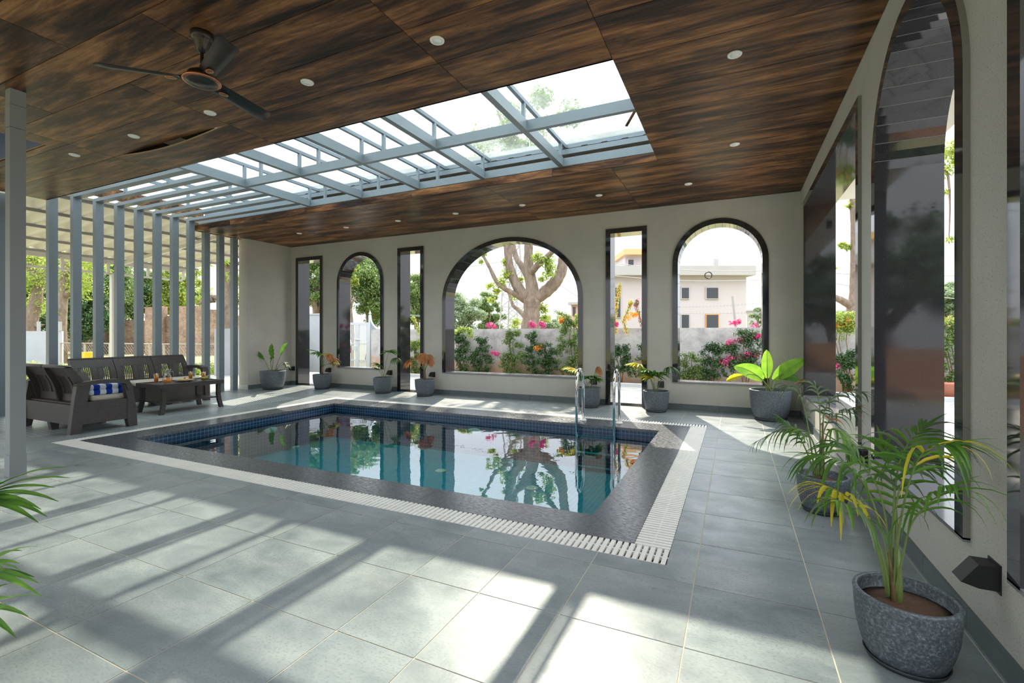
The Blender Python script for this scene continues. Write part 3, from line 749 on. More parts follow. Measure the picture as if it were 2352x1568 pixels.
# fan
fan = thing('ceiling_fan', 'dark brown three-blade ceiling fan with copper rim hanging from the wooden ceiling', 'ceiling fan', (-3.45, 2.12, ZC))
MB().lathe([(0,-.145),(.022,-.14),(.035,-.11),(.058,-.07),(.062,-.05),(.070,-.045),(.072,-.02),(.072,0)], n=32).build('canopy', M['fanbrown'], fan)
MB().tube([(0,0,-.13),(0,0,-.27)], .011, 12).build('downrod', M['fanbrown'], fan)
MB().lathe([(0,-.365),(.05,-.368),(.055,-.362),(.075,-.366),(.082,-.358),(.098,-.356),(.105,-.345),(.10,-.32),(.085,-.29),(.05,-.268),(.025,-.255),(0,-.255)], n=48).build('motor', M['fanbrown'], fan)
MB().lathe([(.103,-.352),(.118,-.350),(.124,-.342),(.118,-.332),(.103,-.330)], n=48).build('rim', M['copper'], fan)
for ang in (222, 102, -18):
    bl = MB(); n = 14; cols = []
    for side in (0, 1):
        for k in range(n+1):
            f = k/n; r = .13+.50*f; w = .048+.018*f-(0.03*max(0, f-.93)/.07 if f > .93 else 0)
            row = []
            for j in range(9):
                g_ = -1+2*j/8; zz = -.325-.018*g_-.010*(1-g_*g_)+(-.004 if abs(g_) < .55 and .12 < f < .9 else 0)+(.003 if side else 0)
                row.append((r, g_*w, zz))
            cols.append(row)
    vs = [p for row in cols for p in row]; fs = []
    for s_ in (0, 1):
        for k in range(n):
            for j in range(8):
                a0 = (s_*(n+1)+k)*9+j; q = (a0, a0+1, a0+10, a0+9); fs.append(q if s_ == 0 else q[::-1])
    ca, sa = cos(radians(ang)), sin(radians(ang))
    vs = [(x*ca-y*sa, x*sa+y*ca, z) for x, y, z in vs]
    bl.add(vs, fs, 0, True); bo = bl.build('blade', M['fanbrown'], fan)
    br = MB(); br.beam((.07*ca, .07*sa, -.325), (.2*ca, .2*sa, -.338), .05, .006); br.build('blade_arm', M['fanbrown'], bo)
    em = MB(); em.lathe([(0,-.007),(.012,-.006),(.022,-.002),(.026,0)], n=20)
    em.v = [((.19+x*1.5)*ca-y*sa, (.19+x*1.5)*sa+y*ca, -.344+z) for x, y, z in em.v]; em.build('emblem', M['copper'], bo)
# outside soffit lamps
sl = thing('soffit_lamp', 'black cylinder lamp under the outside overhang, seen through the rectangular opening', 'outdoor lamp', (1.55, 7.75, 3.36), 0, 'lamps under the overhang')
MB().lathe([(.045,0),(.045,-.13),(.035,-.135),(0,-.12)], n=20).build('housing', M['black'], sl)
dup(sl, (1.6, 4.95, 3.36), label='small cylinder lamp under the outside overhang, seen through the tall arch')
# black wall lamps
wl = thing('wall_lamp', 'x', 'wall lamp', (0,0,0), 0, 'black wedge lamps low on the walls')
mb = MB(); mb.box(-.042,.042,-.045,0,-.045,.045); mb.build('housing', M['black'], wl)
mb = MB(); mb.prism([(-.045,.045),(-.062,.045),(-.115,-.03),(-.062,-.045),(-.045,-.045)], 'x', -.042, .042); mb.build('hood', M['black'], wl)
mb = MB(); mb.box(-.05,.05,-.004,.0,-.055,.055); mb.build('back_plate', M['black'], wl)
lamps = [(at(673,840,YB).x+.02,'left of the first tall slot'), (at(757,845,YB).x,'beside the low palm next to the first tall slot'), (at(897,853,YB).x,'left of the second tall slot'),
 (at(995,857,YB).x,'between the second tall slot and the wide arch'), (at(1365,877,YB).x,'behind the yellow-green palm by the ladder'), (at(1518,881,YB).x,'right of the third tall slot')]
first = True
for x, w_ in lamps:
    o = wl if first else dup(wl, (0,0,0)); first = False
    o.location = (x, YB, .40); o['label'] = 'small black wedge wall lamp '+w_
o = dup(wl, (XR, 4.37, .33), radians(-90)); o['label'] = 'black wedge wall lamp on the right wall beyond the front palm'
o = dup(wl, (XR, 2.42, .33), radians(-90)); o['label'] = 'large-looking black wedge wall lamp on the right wall beside the front palm pot'
# trees and earth bank behind the camera, mirrored in the polished jambs

# ================================================================== FURNITURE
def sofa(name, lab, nseat, seg, loc, rz, group='brown wicker sofas'):
    """local frame: width along x, back at y=0, front at y=.70"""
    t = thing(name, lab, 'sofa', loc, rz, group)
    Wd = nseat*seg; aw = .085
    mb = MB()   # seat box
    mb.box(0, Wd, .08, .66, .11, .375); mb.build('seat_base', M['wicker'], t)
    for k in range(nseat):
        xa, xb = k*seg+.004, (k+1)*seg-.004
        # backrest shell: leaning, concave behind, slotted in the middle
        def py(z): f = (z-.36)/.48; return .17-.17*f+.07*sin(pi*f)*.9
        zs = [.36+.48*i/14 for i in range(15)]
        th = .035; bk = MB()
        def panel(u0, u1, za, zb, bm=0, dy=0.0, thk=th):
            zz = [za+(zb-za)*i/8 for i in range(9)]
            vs = []
            for z in zz:
                y = py(z)+dy; bowl = .0
                vs += [(u0, y+thk, z), (u1, y+thk, z), (u1, y, z), (u0, y, z)]
            fs = []
            for i in range(8):
                for j in range(4): a = i*4+j; b_ = i*4+(j+1) % 4; fs.append((a, b_, b_+4, a+4))
            fs += [(3,2,1,0), (32,33,34,35)]
            bk.add(vs, fs, bm)
        panel(xa, xb, .70, .84); panel(xa, xb, .36, .47)
        m_ = (xb-xa); wi = m_*.13
        panel(xa, xa+wi, .47, .70); panel(xb-wi, xb, .47, .70); panel(xa+m_*.44, xa+m_*.56, .47, .70)
        for (ua, ub) in ((xa+wi, xa+m_*.44), (xa+m_*.56, xb-wi)):
            ns = 7
            for q in range(ns):
                uu = ua+(q+.5)*(ub-ua)/ns; panel(uu-.006, uu+.006, .47, .70, 0, .008, .018)
        # side wings and top roll seen from behind
        bk.prism([(py(z), z) for z in zs]+[(py(z)-.05*(1-abs(2*(z-.36)/.48-1)**3)-.02, z) for z in zs[::-1]], 'x', xa, xa+.022)
        bk.prism([(py(z), z) for z in zs]+[(py(z)-.05*(1-abs(2*(z-.36)/.48-1)**3)-.02, z) for z in zs[::-1]], 'x', xb-.022, xb)
        bk.rbox(xa, xb, py(.84)-.03, py(.84)+th+.01, .815, .855, .015, 0, 2)
        bk.build('backrest', M['wicker'], t)
    MB().box(0, Wd, .03, .08, .11, .36).build('rear_panel', M['wicker'], t)
    for s in (0, 1):
        xa, xb = (-aw, 0) if s == 0 else (Wd, Wd+aw)
        mb = MB()
        mb.prism([(-.01,0),(.09,0),(.115,.11),(.16,.40),(.20,.60),(.06,.62),(.03,.40)], 'x', xa, xb)      # rear upright
        mb.prism([(.62,0),(.72,0),(.705,.25),(.665,.50),(.62,.615),(.56,.575),(.60,.40),(.60,.11)], 'x', xa, xb)   # front upright
        top = [(.04,.60),(.10,.645),(.30,.66),(.50,.655),(.62,.625),(.665,.52),(.60,.50),(.575,.585),(.48,.605),(.30,.61),(.15,.60)]
        mb.prism(top, 'x', xa-.012, xb+.012)
        mb.prism([(.10,.11),(.62,.11),(.61,.385),(.14,.385)], 'x', xa+.006, xb-.006)
        mb.build('arm', M['wicker'], t)
    for k in range(nseat+1):
        x = min(max(k*seg, .04), Wd-.04)
        if 0 < k < nseat:
            MB().prism([(.06,0),(.13,0),(.14,.115),(.04,.115)], 'x', x-.04, x+.04).build('leg', M['brown'], t)
            MB().prism([(.58,0),(.65,0),(.66,.115),(.57,.115)], 'x', x-.04, x+.04).build('leg', M['brown'], t)
    return t
def cushion(lab, w, d, loc, rz):
    o = MB().rbox(-w/2, w/2, -d/2, d/2, 0, .075, .03, 0, 3).build('seat_cushion', M['cushion'])
    o.location = loc; o.rotation_euler = (0,0,rz); return tag(o, lab, 'cushion', 'beige seat cushions')
lw = .60
LX = -8.70; LY = 2.97
sofa('wicker_loveseat', 'brown wicker two-seat sofa in the foreground with its back to the pale post', 2, lw, (LX, LY, 0), 0)
for k in range(2):
    cushion('beige seat cushion '+('under the striped towel on the near sofa' if k == 1 else 'on the far seat of the near two-seat sofa'), lw-.02, .45, (LX+(k+.5)*lw, LY+.465, .376), 0)
# folded striped towel
mb = MB(); mb.rbox(-.27,.27,-.22,.22,0,.075,.03,0,3); mb.rbox(-.26,.265,-.215,.215,.07,.135,.03,0,3)
o = mb.build('striped_towel', M['towel']); o.location = (LX+1.5*lw-.01, LY+.45, .4515)
tag(o, 'folded blue and white striped towel lying on the near sofa', 'towel')
SX = -9.72; SY = 5.60; ls = .585
sofa('wicker_sofa', 'brown wicker three-seat sofa facing the pool, backed by the steel fins', 3, ls, (SX, SY, 0), radians(-90))
for k in range(3):
    cushion('beige cushion on the three-seat sofa, '+['seat nearest the wall end','middle seat','seat nearest the two-seat sofa'][k], ls-.02, .45, (SX+.465, SY-(k+.5)*ls, .376), radians(-90))
# coffee table
TX, TY, TH = -8.30, 4.77, .47
tb = thing('coffee_table', 'dark brown low table with lower shelf and flared legs in front of the sofas', 'table', (TX, TY, 0))
mb = MB(); w2, d2 = .335, .50
mb.box(-w2+.05, w2-.05, -d2+.05, d2-.05, TH-.028, TH-.012)
for (a, b_, c, d) in ((-w2, w2, -d2, -d2+.05), (-w2, w2, d2-.05, d2), (-w2, -w2+.05, -d2+.05, d2-.05), (w2-.05, w2, -d2+.05, d2-.05)): mb.box(a, b_, c, d, TH-.065, TH)
mb.box(-w2+.05, w2-.05, -.02, .02, TH-.0119, TH-.011)
mb.build('tabletop', M['brown'], tb)
for sx in (-1, 1):
    for sy in (-1, 1):
        pr_ = [(0,TH-.065),(.0,.22),(.012,.12),(.04,0)]
        mb = MB(); vs = []
        for (o_, z) in pr_:
            cx_ = sx*(w2-.05+o_*.4); cy_ = sy*(d2-.07+o_)
            for a, b_ in ((-1,-1),(1,-1),(1,1),(-1,1)): vs.append((cx_+a*.024, cy_+b_*.03, z))
        fs = []
        for i in range(3):
            for j in range(4): fs.append((i*4+j, i*4+4+j, i*4+4+(j+1) % 4, i*4+(j+1) % 4))
        fs += [(0,1,2,3),(15,14,13,12)]
        mb.add(vs, fs); mb.build('leg', M['brown'], tb)
MB().box(-w2+.08, w2-.08, -d2+.08, d2-.08, .165, .185).build('shelf', M['brown'], tb)
# things on the table
def glass(x, y, lab, h=.15, r=.036):
    t = thing('juice_glass', lab, 'glass', (x, y, TH+.001), 0, 'glasses of orange juice')
    MB().lathe([(0,0),(r*.8,0),(r,h),(r-.0025,h),(r*.8-.002,.006),(0,.006)], n=28).build('tumbler', M['glass'], t)
    MB().lathe([(0,.007),(r*.8-.003,.007),(r-.0045,h*.86),(0,h*.86)], n=28).build('juice', M['juice'], t)
glass(-8.36, 4.42, 'glass of orange juice at the near left corner of the table, beside the jug')
glass(-8.55, 5.06, 'glass of orange juice just behind the fruit plate', .13, .033)
glass(-8.42, 5.20, 'glass of orange juice behind the bowl, farthest on the table', .12, .035)
jg = thing('glass_jug', 'clear glass jug half full of orange juice on the low table', 'jug', (-8.15, 4.47, TH+.001))
MB().lathe([(0,0),(.055,0),(.068,.03),(.068,.06),(.05,.115),(.036,.16),(.038,.19),(.050,.225),(.047,.225),(.035,.19),(.033,.16),(.047,.115),(.065,.06),(.065,.03),(.053,.005),(0,.005)], n=36).build('vessel', M['glass'], jg)
MB().lathe([(0,.006),(.052,.007),(.063,.03),(.063,.06),(.055,.085),(0,.085)], n=36).build('juice', M['juice'], jg)
MB().tube([(.034,.02,.18),(.06,.035,.19),(.085,.045,.16),(.085,.045,.11),(.06,.03,.075)], .006, 10).build('handle', M['glass'], jg)
pl = thing('serving_plate', 'pale oval plate of sliced fruit in the middle of the table', 'plate', (-8.32, 4.83, TH+.001))
o = MB().lathe([(0,0),(.08,0),(.14,.016),(.138,.02),(.08,.006),(0,.006)], n=40).build('dish', plain('grey_ceramic', (.36,.34,.31), .3), pl)
yel = plain('yellow_fruit', (.85,.62,.12), .5, var=.15); rd = plain('red_fruit', (.55,.08,.05), .4); org = plain('orange_fruit', (.85,.33,.05), .5); grn = plain('green_salad', (.38,.36,.04), .6, var=.5, scale=60, bump=.5)
r2 = random.Random(3)
for k in range(12):
    a = 2*pi*k/12; x, y = -8.32+.075*cos(a)*(1 if k % 2 else .5), 4.83+.095*sin(a)*(1 if k % 2 else .5)
    mb = MB(); n = 10; pts = [(.034*cos(pi*i/n), .03*sin(pi*i/n)) for i in range(n+1)]; mb.prism(pts, 'z', 0, .009)
    o = mb.build('fruit_slice', yel if k % 3 else org); o.location = (x, y, TH+.008+.010*(k % 2 == 0)+.002*k*0); o.rotation_euler = (0, 0, a+r2.uniform(-.5,.5))
    tag(o, 'half-round slice of yellow or orange fruit on the oval plate', 'fruit slice', 'fruit slices on the plate')
for k in range(3):
    o = MB().lathe([(0,-.012),(.009,-.009),(.013,0),(.009,.009),(0,.012)], n=14).build('red_berry', rd); o.location = (-8.345+.03*k, 4.845-.02*k, TH+.045)
    tag(o, 'small red fruit piece on top of the sliced fruit', 'berry', 'red fruit on the plate')
bw = thing('glass_bowl', 'clear glass bowl on the table corner nearest the pool', 'bowl', (-8.10, 5.02, TH+.001))
MB().lathe([(0,0),(.045,0),(.075,.05),(.083,.055),(.072,.05),(.043,.004),(0,.004)], n=36).build('vessel', M['glass'], bw)
o = MB().lathe([(0,.006),(.042,.006),(.068,.045),(.045,.052),(0,.058)], n=30).build('salad', grn); o.location = (-8.10, 5.02, TH+.001)
tag(o, 'green and yellow salad heaped in the glass bowl', 'salad', kind='stuff')
o = MB().tube([(0,0,0),(.06,.05,.035),(.085,.07,.05)], [.008,.003,.003], 8).build('serving_spoon', M['chrome']); o.location = (-8.10, 5.02, TH+.055)
tag(o, 'steel spoon sticking out of the green salad', 'spoon')
o = MB().tube([(0,0,.003),(.05,.06,.006),(.08,.1,.004)], [.008,.003,.003], 8).build('fork', M['chrome']); o.location = (-8.2, 4.93, TH+.001)
tag(o, 'small steel fork lying between plate and bowl', 'fork')
# ================================================================== POTS AND PLANTS
def pot_parts(t, r, h, sauc=True):
    k = h/.33; q = r/.20
    prof = [(0,.008),(.135*q,.008),(.150*q,.02*k),(.172*q,.08*k),(.190*q,.16*k),(.198*q,.25*k),(.200*q,h-.02),(.203*q,h-.006),(.200*q,h),(.184*q,h),(.181*q,h-.01),(.178*q,h-.07*k),(0,h-.07*k)]
    MB().lathe(prof, n=48).build('pot', M['pot'], t)
    if sauc: MB().lathe([(0,0),(.150*q,0),(.163*q,.026*k),(.158*q,.026*k),(.146*q,.007),(0,.007)], n=48).build('saucer', M['potdark'], t)
    sb = MB(); sb.lathe([(.177*q,h-.068*k),(.12*q,h-.055*k),(.05*q,h-.045*k),(0,h-.04*k)], n=32); sb.build('soil', M['soil'], t)
def blade(mb, p, d, up, L, w, droop=.4, n=5, m=0, fold=.25, pw=.6):
    """tapered leaf from p along d, bending down under droop"""
    p = Vector(p); d = Vector(d).normalized(); up = Vector(up)
    s = d.cross(up)
    if s.length < .05: s = d.cross(Vector((1,0,0)))
    s.normalize(); Lp = []; Mp = []; Rp = []; pos = p.copy(); dd = d.copy()
    for k in range(n+1):
        f = k/n; ww = w*.5*(min(1, (f+.08)/.3)**pw)*(1-f**2.2)+.0008
        nn = s.cross(dd).normalized()
        Lp.append(pos-s*ww+nn*ww*fold); Mp.append(pos.copy()); Rp.append(pos+s*ww+nn*ww*fold)
        dd = (dd+Vector((0,0,-droop/n*(1+f)))).normalized(); pos = pos+dd*(L/n)
    mb.strip(Lp, Mp, m); mb.strip(Mp, Rp, m)
    return pos
def curve_pts(p, q, lift, n=10, side=(0,0,0)):
    p = Vector(p); q = Vector(q); side = Vector(side)
    return [p.lerp(q, k/n)+Vector((0,0,lift))*sin(pi*k/n)+side*sin(pi*k/n) for k in range(n+1)]
def fan_leaf(t, base, tip, r, mat, stemmat, lift=.05, seed=0, nseg=15, spread=235, droop=.5, facing=None):
    rg = random.Random(seed); base = Vector(base); tip = Vector(tip)
    pts = curve_pts(base, tip, lift, 8)
    st_ = MB().tube(pts, [.006-.0035*k/8 for k in range(9)], 6).build('leaf_stalk', M[stemmat], t)
    d = (pts[-1]-pts[-3]).normalized(); fwd = Vector(facing).normalized() if facing else (d*.8+Vector((0,0,-.25))).normalized()
    side = fwd.cross(Vector((0,0,1)))
    if side.length < .1: side = Vector((1,0,0))
    side.normalize(); nrm = side.cross(fwd).normalized()
    mb = MB()
    for k in range(nseg):
        a = radians(-spread/2+spread*k/(nseg-1)); dd = fwd*cos(a)+side*sin(a)+nrm*.12*rg.uniform(-1,1)
        blade(mb, tip, dd, nrm, r*(.82+.18*cos(a))*rg.uniform(.88,1.08), r*.19, droop*rg.uniform(.6,1.4), 5, 0, .3, .8)
    mb.build('fan_leaf', M[mat], st_)
def frond(t, pts, w, ll, mat, stemmat='stem', seed=0, npair=16, start=.35, droop=.7, mat2=None, r0=.006, lw=.014, stalkname='leaf_stalk'):
    """feather palm leaf along a rachis polyline"""
    rg = random.Random(seed); P = [Vector(p) for p in pts]
    # resample with Catmull-Rom
    Q = []
    for i in range(len(P)-1):
        a = P[max(i-1,0)]; b = P[i]; c = P[i+1]; d = P[min(i+2,len(P)-1)]
        for k in range(8):
            u = k/8; Q.append(.5*((2*b)+(c-a)*u+(2*a-5*b+4*c-d)*u*u+(3*b-a-3*c+d)*u**3))
    Q.append(P[-1]); n = len(Q)
    st_ = MB().tube(Q, [max(.0012, r0*(1-.85*i/n)) for i in range(n)], 6).build(stalkname, M[stemmat], t)
    mb = MB()
    for k in range(npair):
        f = start+(1-start)*k/(npair-1); i = min(int(f*(n-1)), n-2); p = Q[i].lerp(Q[i+1], f*(n-1)-i); d = (Q[i+1]-Q[i]).normalized()
        s = d.cross(Vector((0,0,1)))
        if s.length < .1: s = Vector((1,0,0))
        s.normalize(); u = s.cross(d)
        L = ll*(.55+.45*sin(pi*min(1, (k+1)/npair*1.05)))*rg.uniform(.85,1.12)
        for sd in (-1, 1):
            dir_ = (s*sd*(.85-.45*k/npair)+d*(.55+.6*k/npair)+u*.25).normalized()
            m2 = 1 if (mat2 and rg.random() < .25) else 0
            blade(mb, p, dir_, u, L, lw, droop*rg.uniform(.6,1.5), 6, m2, .25)
    blade(mb, Q[-1], Q[-1]-Q[-2], (0,0,1), ll*.5, lw, .2, 4)
    mb.build('frond', [M[mat], M[mat2 or mat]], st_)
def big_leaf(t, base, tip, L, w, mat, d=None, lift=.02, droop=.35, seed=0, roll=(0,-1,.3)):
    pts = curve_pts(base, tip, lift, 8); MB().tube(pts, [.009-.004*k/8 for k in range(9)], 6).build('leaf_stalk', M['stem'], t)
    dd = Vector(d).normalized() if d else (pts[-1]-pts[-2]).normalized()
    mb = MB(); p = Vector(tip); s = dd.cross(Vector(roll)).normalized(); n = 12; Lp = []; Mp = []; Rp = []; rg = random.Random(seed); m2 = []
    for k in range(n+1):
        f = k/n; ww = w*.5*(sin(pi*min(1, f*.93+.05))**.7)*(1 if k < n else .05); nn = s.cross(dd).normalized()
        wob = .010*sin(k*2.1+seed)
        Lp.append(p-s*ww+nn*(ww*.45+wob)); Mp.append(p.copy()); Rp.append(p+s*ww+nn*(ww*.45-wob))
        m2.append(p-nn*.004)
        dd = (dd+Vector((0,0,-droop/n*(1+f)))).normalized(); p = p+dd*L/n
    mb.strip(Lp, Mp); mb.strip(Mp, Rp); lf_ = mb.build('leaf', M[mat], t)
    MB().tube(m2, [.006-.005*k/n for k in range(n+1)], 5).build('midrib', M['stem'], lf_)
def PV(px, py, base, dy=0.0):
    """world point at pixel px, py on the plane Y = plant Y + dy, relative to the plant"""
    return at(px, py, base[1]+dy)-Vector((base[0], base[1], 0))
GP = 'grey speckled pots around the pool deck'
def potted(name, lab, x, y, r, h, cat='potted plant'):
    t = thing(name, lab, cat, (x, y, 0), 0, GP); pot_parts(t, r, h); return t
# banana-like plant by the left wall
b = (-9.5, 7.42); t = potted('potted_banana_plant', 'large grey pot with upright broad green leaves by the short left wall', *b, .27, .42)
for k, (bx, tip, L, w, d, mat) in enumerate([((-.03,0,.37), (628,823), .34, .17, (-.05,-.05,1), 'leafg'), ((.02,.02,.37), (645,815), .36, .13, (.55,0,.85), 'leafg'),
    ((-.05,-.02,.37), (607,825), .30, .10, (-.75,-.1,.75), 'leafg'), ((.0,-.04,.37), (622,828), .16, .11, (.6,-.3,.3), 'leafg')]):
    big_leaf(t, bx, PV(*tip, b, 0), L, w, mat, d, .01, .25, k)
for k, (tp) in enumerate([(655,832),(660,838)]):
    fan_leaf(t, (.05,0,.36), PV(*tp, b, -.02), .13, 'leafdull', 'stem', .08, 40+k, 9, 150, .8)
# fan palms along the back wall
def potx(px, Y): return at(px, 800, Y).x
R_, H_ = .205, .335
Y0 = 7.93
defs = [
 ('potted_fan_palm','pot with green and dry fan leaves, by the first tall slot', 740, [((735,812),.20,'leafg',.06),((757,813),.14,'leafd',.05),((766,822),.17,'leafd',.04),((749,812),.12,'leafy',.04),((764,833),.12,'leafg',.02)], True),
 ('potted_fan_palm','pot with sparse green fan leaves, left of the second tall slot', 880, [((892,808),.20,'leafg',.03),((872,838),.16,'leafg',.03),((907,822),.15,'leafdull',.04),((867,846),.10,'leafg',.02)], False),
 ('potted_fan_palm','pot with orange dead fan leaves, right of the second tall slot', 976, [((940,826),.16,'leafd',.06),((972,812),.18,'leafd',.03),((985,815),.17,'leafd',.03),((990,826),.12,'leafd',.03),((955,816),.10,'leafd',.05)], True),
 ('potted_fan_palm','pot with bright yellow-green fan leaves behind the pool ladder', 1353, [((1322,848),.19,'leafy',.05),((1358,866),.18,'leafg',.02),((1345,868),.15,'leafg',.02),((1374,842),.13,'leafd',.05),((1366,872),.14,'leafg',.02)], False),
 ('potted_fan_palm','pot with drooping yellow-green fan leaves, right of the third slot', 1507, [((1468,836),.17,'leafy',.10),((1484,850),.20,'leafg',.04),((1502,862),.20,'leafg',.02),((1514,858),.17,'leafg',.02),((1535,843),.17,'leafdull',.08),((1492,866),.16,'leafy',.02)], False)]
for k, (nm, lb, px, lv, trunk) in enumerate(defs):
    x = potx(px, Y0); t = potted(nm, 'grey speckled '+lb, x, Y0, R_, H_, 'potted plant')
    b = (x, Y0)
    if trunk: MB().tube([(0,0,.27),(.005,0,.40),(0,0,.52)], [.024,.021,.014], 10).build('trunk', M['stemb'], t)
    for j, (tp, r, mt, lf) in enumerate(lv):
        rg = random.Random(k*10+j)
        tip = PV(*tp, b, rg.uniform(-.12,.05)); face = Vector((tip.x*1.6, tip.y*1.2-.12, .12 if mt != 'leafd' else -.35))
        bs = (.0,.0,.50) if trunk and tip.z > .5 else (rg.uniform(-.03,.03), rg.uniform(-.03,.03), .28)
        dry = mt in ('leafd', 'leafdull')
        fan_leaf(t, bs, tip, r*1.5, mt, 'stem', lf, k*20+j, 17 if not dry else 12, 215 if not dry else 160, 1.4 if dry else .45, face)
# large banana plant in the right corner
b = (.47, 7.86); t = potted('potted_banana_plant', 'large grey pot with bright lime broad leaves in the right back corner', *b, .275, .44)
for k, (tip, L, w, d, mat, dr) in enumerate([((1752,872),.46,.23,(-.75,-.25,.75),'leaflime',.5), ((1762,868),.42,.15,(-.02,-.1,1),'leaflime',.1), ((1776,872),.50,.20,(.78,-.1,.75),'leaflime',.15),
    ((1790,868),.34,.12,(.9,.1,.25),'leafg',.8), ((1706,862),.24,.09,(-.95,-.1,-.15),'leafy',.3)]):
    big_leaf(t, (.02*(k-2),0,.38), PV(*tip, b, -.03*k), L, w, mat, d, .04 if k < 4 else .12, dr, k+20)
# areca palms along the right wall
b = (.565, 3.975); t = potted('potted_areca_palm', 'small grey pot with feathery palm leaves half hidden behind the front palm', *b, .162, .255)
fr = [([(1872,1090),(1862,1020),(1850,950),(1835,905),(1808,886)],.17,'leafdull'), ([(1880,1092),(1884,1010),(1882,930),(1874,890),(1850,875)],.15,'leafdull'),
      ([(1888,1092),(1890,1000),(1895,940),(1925,905),(1975,900)],.17,'leafdull'), ([(1884,1094),(1888,1010),(1905,965),(1935,945),(1965,935)],.15,'leafdull'),
      ([(1876,1094),(1872,1030),(1850,992),(1800,985),(1745,1010)],.20,'leafg'), ([(1872,1096),(1858,1050),(1840,1010),(1822,985),(1795,962)],.14,'leafg'), ([(1886,1094),(1893,1020),(1910,985),(1940,1000),(1955,1040)],.13,'leafg')]
rg = random.Random(5)
for k, (pl_, ll, mt) in enumerate(fr):
    dy = rg.uniform(-.25,.2); n_ = len(pl_)
    frond(t, [PV(x, y, b, dy*(i/(n_-1))) for i, (x, y) in enumerate(pl_)], .1, ll*1.25, mt, 'stem', 60+k, 10, .45, 1.6, 'leafd' if k in (1,3) else None, .007, .017)
MB().tube([(0,0,.19),(.003,0,.40),(.0,.01,.62)], [.012,.009,.006], 8).build('cane', M['stemb'], t)
b = (.594, 2.29); t = potted('potted_areca_palm', 'grey speckled pot with long feathery palm, closest to the camera by the right wall', *b, .165, .255)
fr = [([(2044,1370),(2030,1240),(1990,1120),(1935,1060),(1880,1045)],.17,'leafg',None),
      ([(2048,1370),(2042,1250),(2020,1130),(1975,1060),(1935,1025)],.16,'leafg',None),
      ([(2046,1370),(2050,1220),(2060,1090),(2085,1020),(2120,985)],.19,'leafg','leafdull'),
      ([(2052,1370),(2062,1240),(2085,1120),(2120,1040),(2175,1020)],.18,'leafg','leafy'),
      ([(2050,1372),(2050,1260),(2060,1150),(2085,1080),(2130,1060)],.16,'leafdull','leafg'),
      ([(2040,1372),(2015,1260),(1985,1180),(1945,1140),(1905,1120)],.15,'leafy','leafg'),
      ([(2054,1372),(2075,1270),(2095,1200),(2140,1150),(2185,1120)],.15,'leafg',None),
      ([(2042,1372),(2030,1290),(2000,1210),(1960,1170),(1925,1150)],.12,'leafg','leafdull'),
      ([(2050,1372),(2058,1280),(2060,1190),(2050,1110),(2030,1030)],.14,'leafg',None)]
for k, (pl_, ll, mt, m2) in enumerate(fr):
    dy = [-.05,.12,.22,-.22,.05,-.18,-.25,-.3,.28][k]; n_ = len(pl_)
    frond(t, [PV(x, y, b, dy*(i/(n_-1))) for i, (x, y) in enumerate(pl_)], .1, ll*1.6, mt, 'stem', 80+k, 8, .58, 1.5, m2, .0055, .017)
MB().tube([(-.02,0,.17),(-.022,0,.30),(-.026,0,.42)], [.017,.013,.009], 10).build('cane', M['stem'], t)
MB().tube([(-.035,-.01,.17),(-.042,-.01,.30),(-.055,0,.40)], [.011,.008,.005], 8).build('cane', M['stemb'], t)
mb = MB(); rg = random.Random(9)
for k in range(22):
    a = rg.uniform(0, 2*pi); blade(mb, (-.025+.012*cos(a), .012*sin(a), .19), (cos(a), sin(a), rg.uniform(.1,1.4)), (0,0,1), rg.uniform(.03,.075), .014, .9, 4)
mb.build('root_fibres', M['stemb'], t)
# palm just outside the left edge of the frame
bb = (-2.64, .55); t = potted('potted_palm', 'palm whose long green leaf blades reach in at the left edge', *bb, .165, .255)
rg = random.Random(12)
tips = [((-60,1150),[(150,1042),(152,1068),(120,1095),(128,1118),(90,1140),(105,1160),(85,1175)],.55), ((-70,1320),[(45,1240),(40,1270),(75,1308),(85,1315),(88,1337)],.5), ((-75,1400),[(60,1392),(35,1440),(20,1360)],.5)]
for k, (orig, tl, dd_) in enumerate(tips):
    o_ = PV(*orig, bb, .15)
    MB().tube(curve_pts((0,0,.2), o_, .12, 8), [.007-.0005*i for i in range(9)], 6).build('leaf_stalk', M['stem'], t)
    mb = MB()
    for (x, y) in tl:
        q = PV(x, y, bb, .15+rg.uniform(-.04,.04)); v_ = q-o_
        for s_ in (0,):
            blade(mb, o_, v_.normalized()+Vector((0,0,.10)), (0,-.3,1), v_.length*1.02, .028, .22, 8, 0, .3, .9)
    for s_ in range(8):
        a = rg.uniform(0, 2*pi); blade(mb, o_, (-abs(cos(a)), sin(a), rg.uniform(-.2,.5)), (0,0,1), .28, .026, .6, 6)
    mb.build('fan_leaf', M['leafg'], t)

# ================================================================== OUTSIDE
def cloud(mb, c, r, n, s, rg, m=0, shell=.55):
    c = Vector(c)
    if s > .085: n = int(n*2.4); s *= .58
    else: n = int(n*1.7); s *= .74
    for _ in range(n):
        while True:
            d = Vector((rg.uniform(-1,1), rg.uniform(-1,1), rg.uniform(-1,1)))
            if .01 < d.length < 1: break
        d.normalize(); k = shell+(1-shell)*rg.random(); p = c+Vector((d.x*r[0], d.y*r[1], d.z*r[2]))*k
        nn = (d+Vector((rg.uniform(-.9,.9), rg.uniform(-.9,.9), rg.uniform(-.3,1.1)))).normalized()
        a = nn.cross(Vector((rg.uniform(-1,1), rg.uniform(-1,1), rg.uniform(-1,1)))).normalized(); b = nn.cross(a); q = s*rg.uniform(.6,1.3)
        mb.add([p-a*q, p-b*q*.45+nn*q*.12, p+a*q, p+b*q*.45+nn*q*.12], [(0,1,2,3)], m)
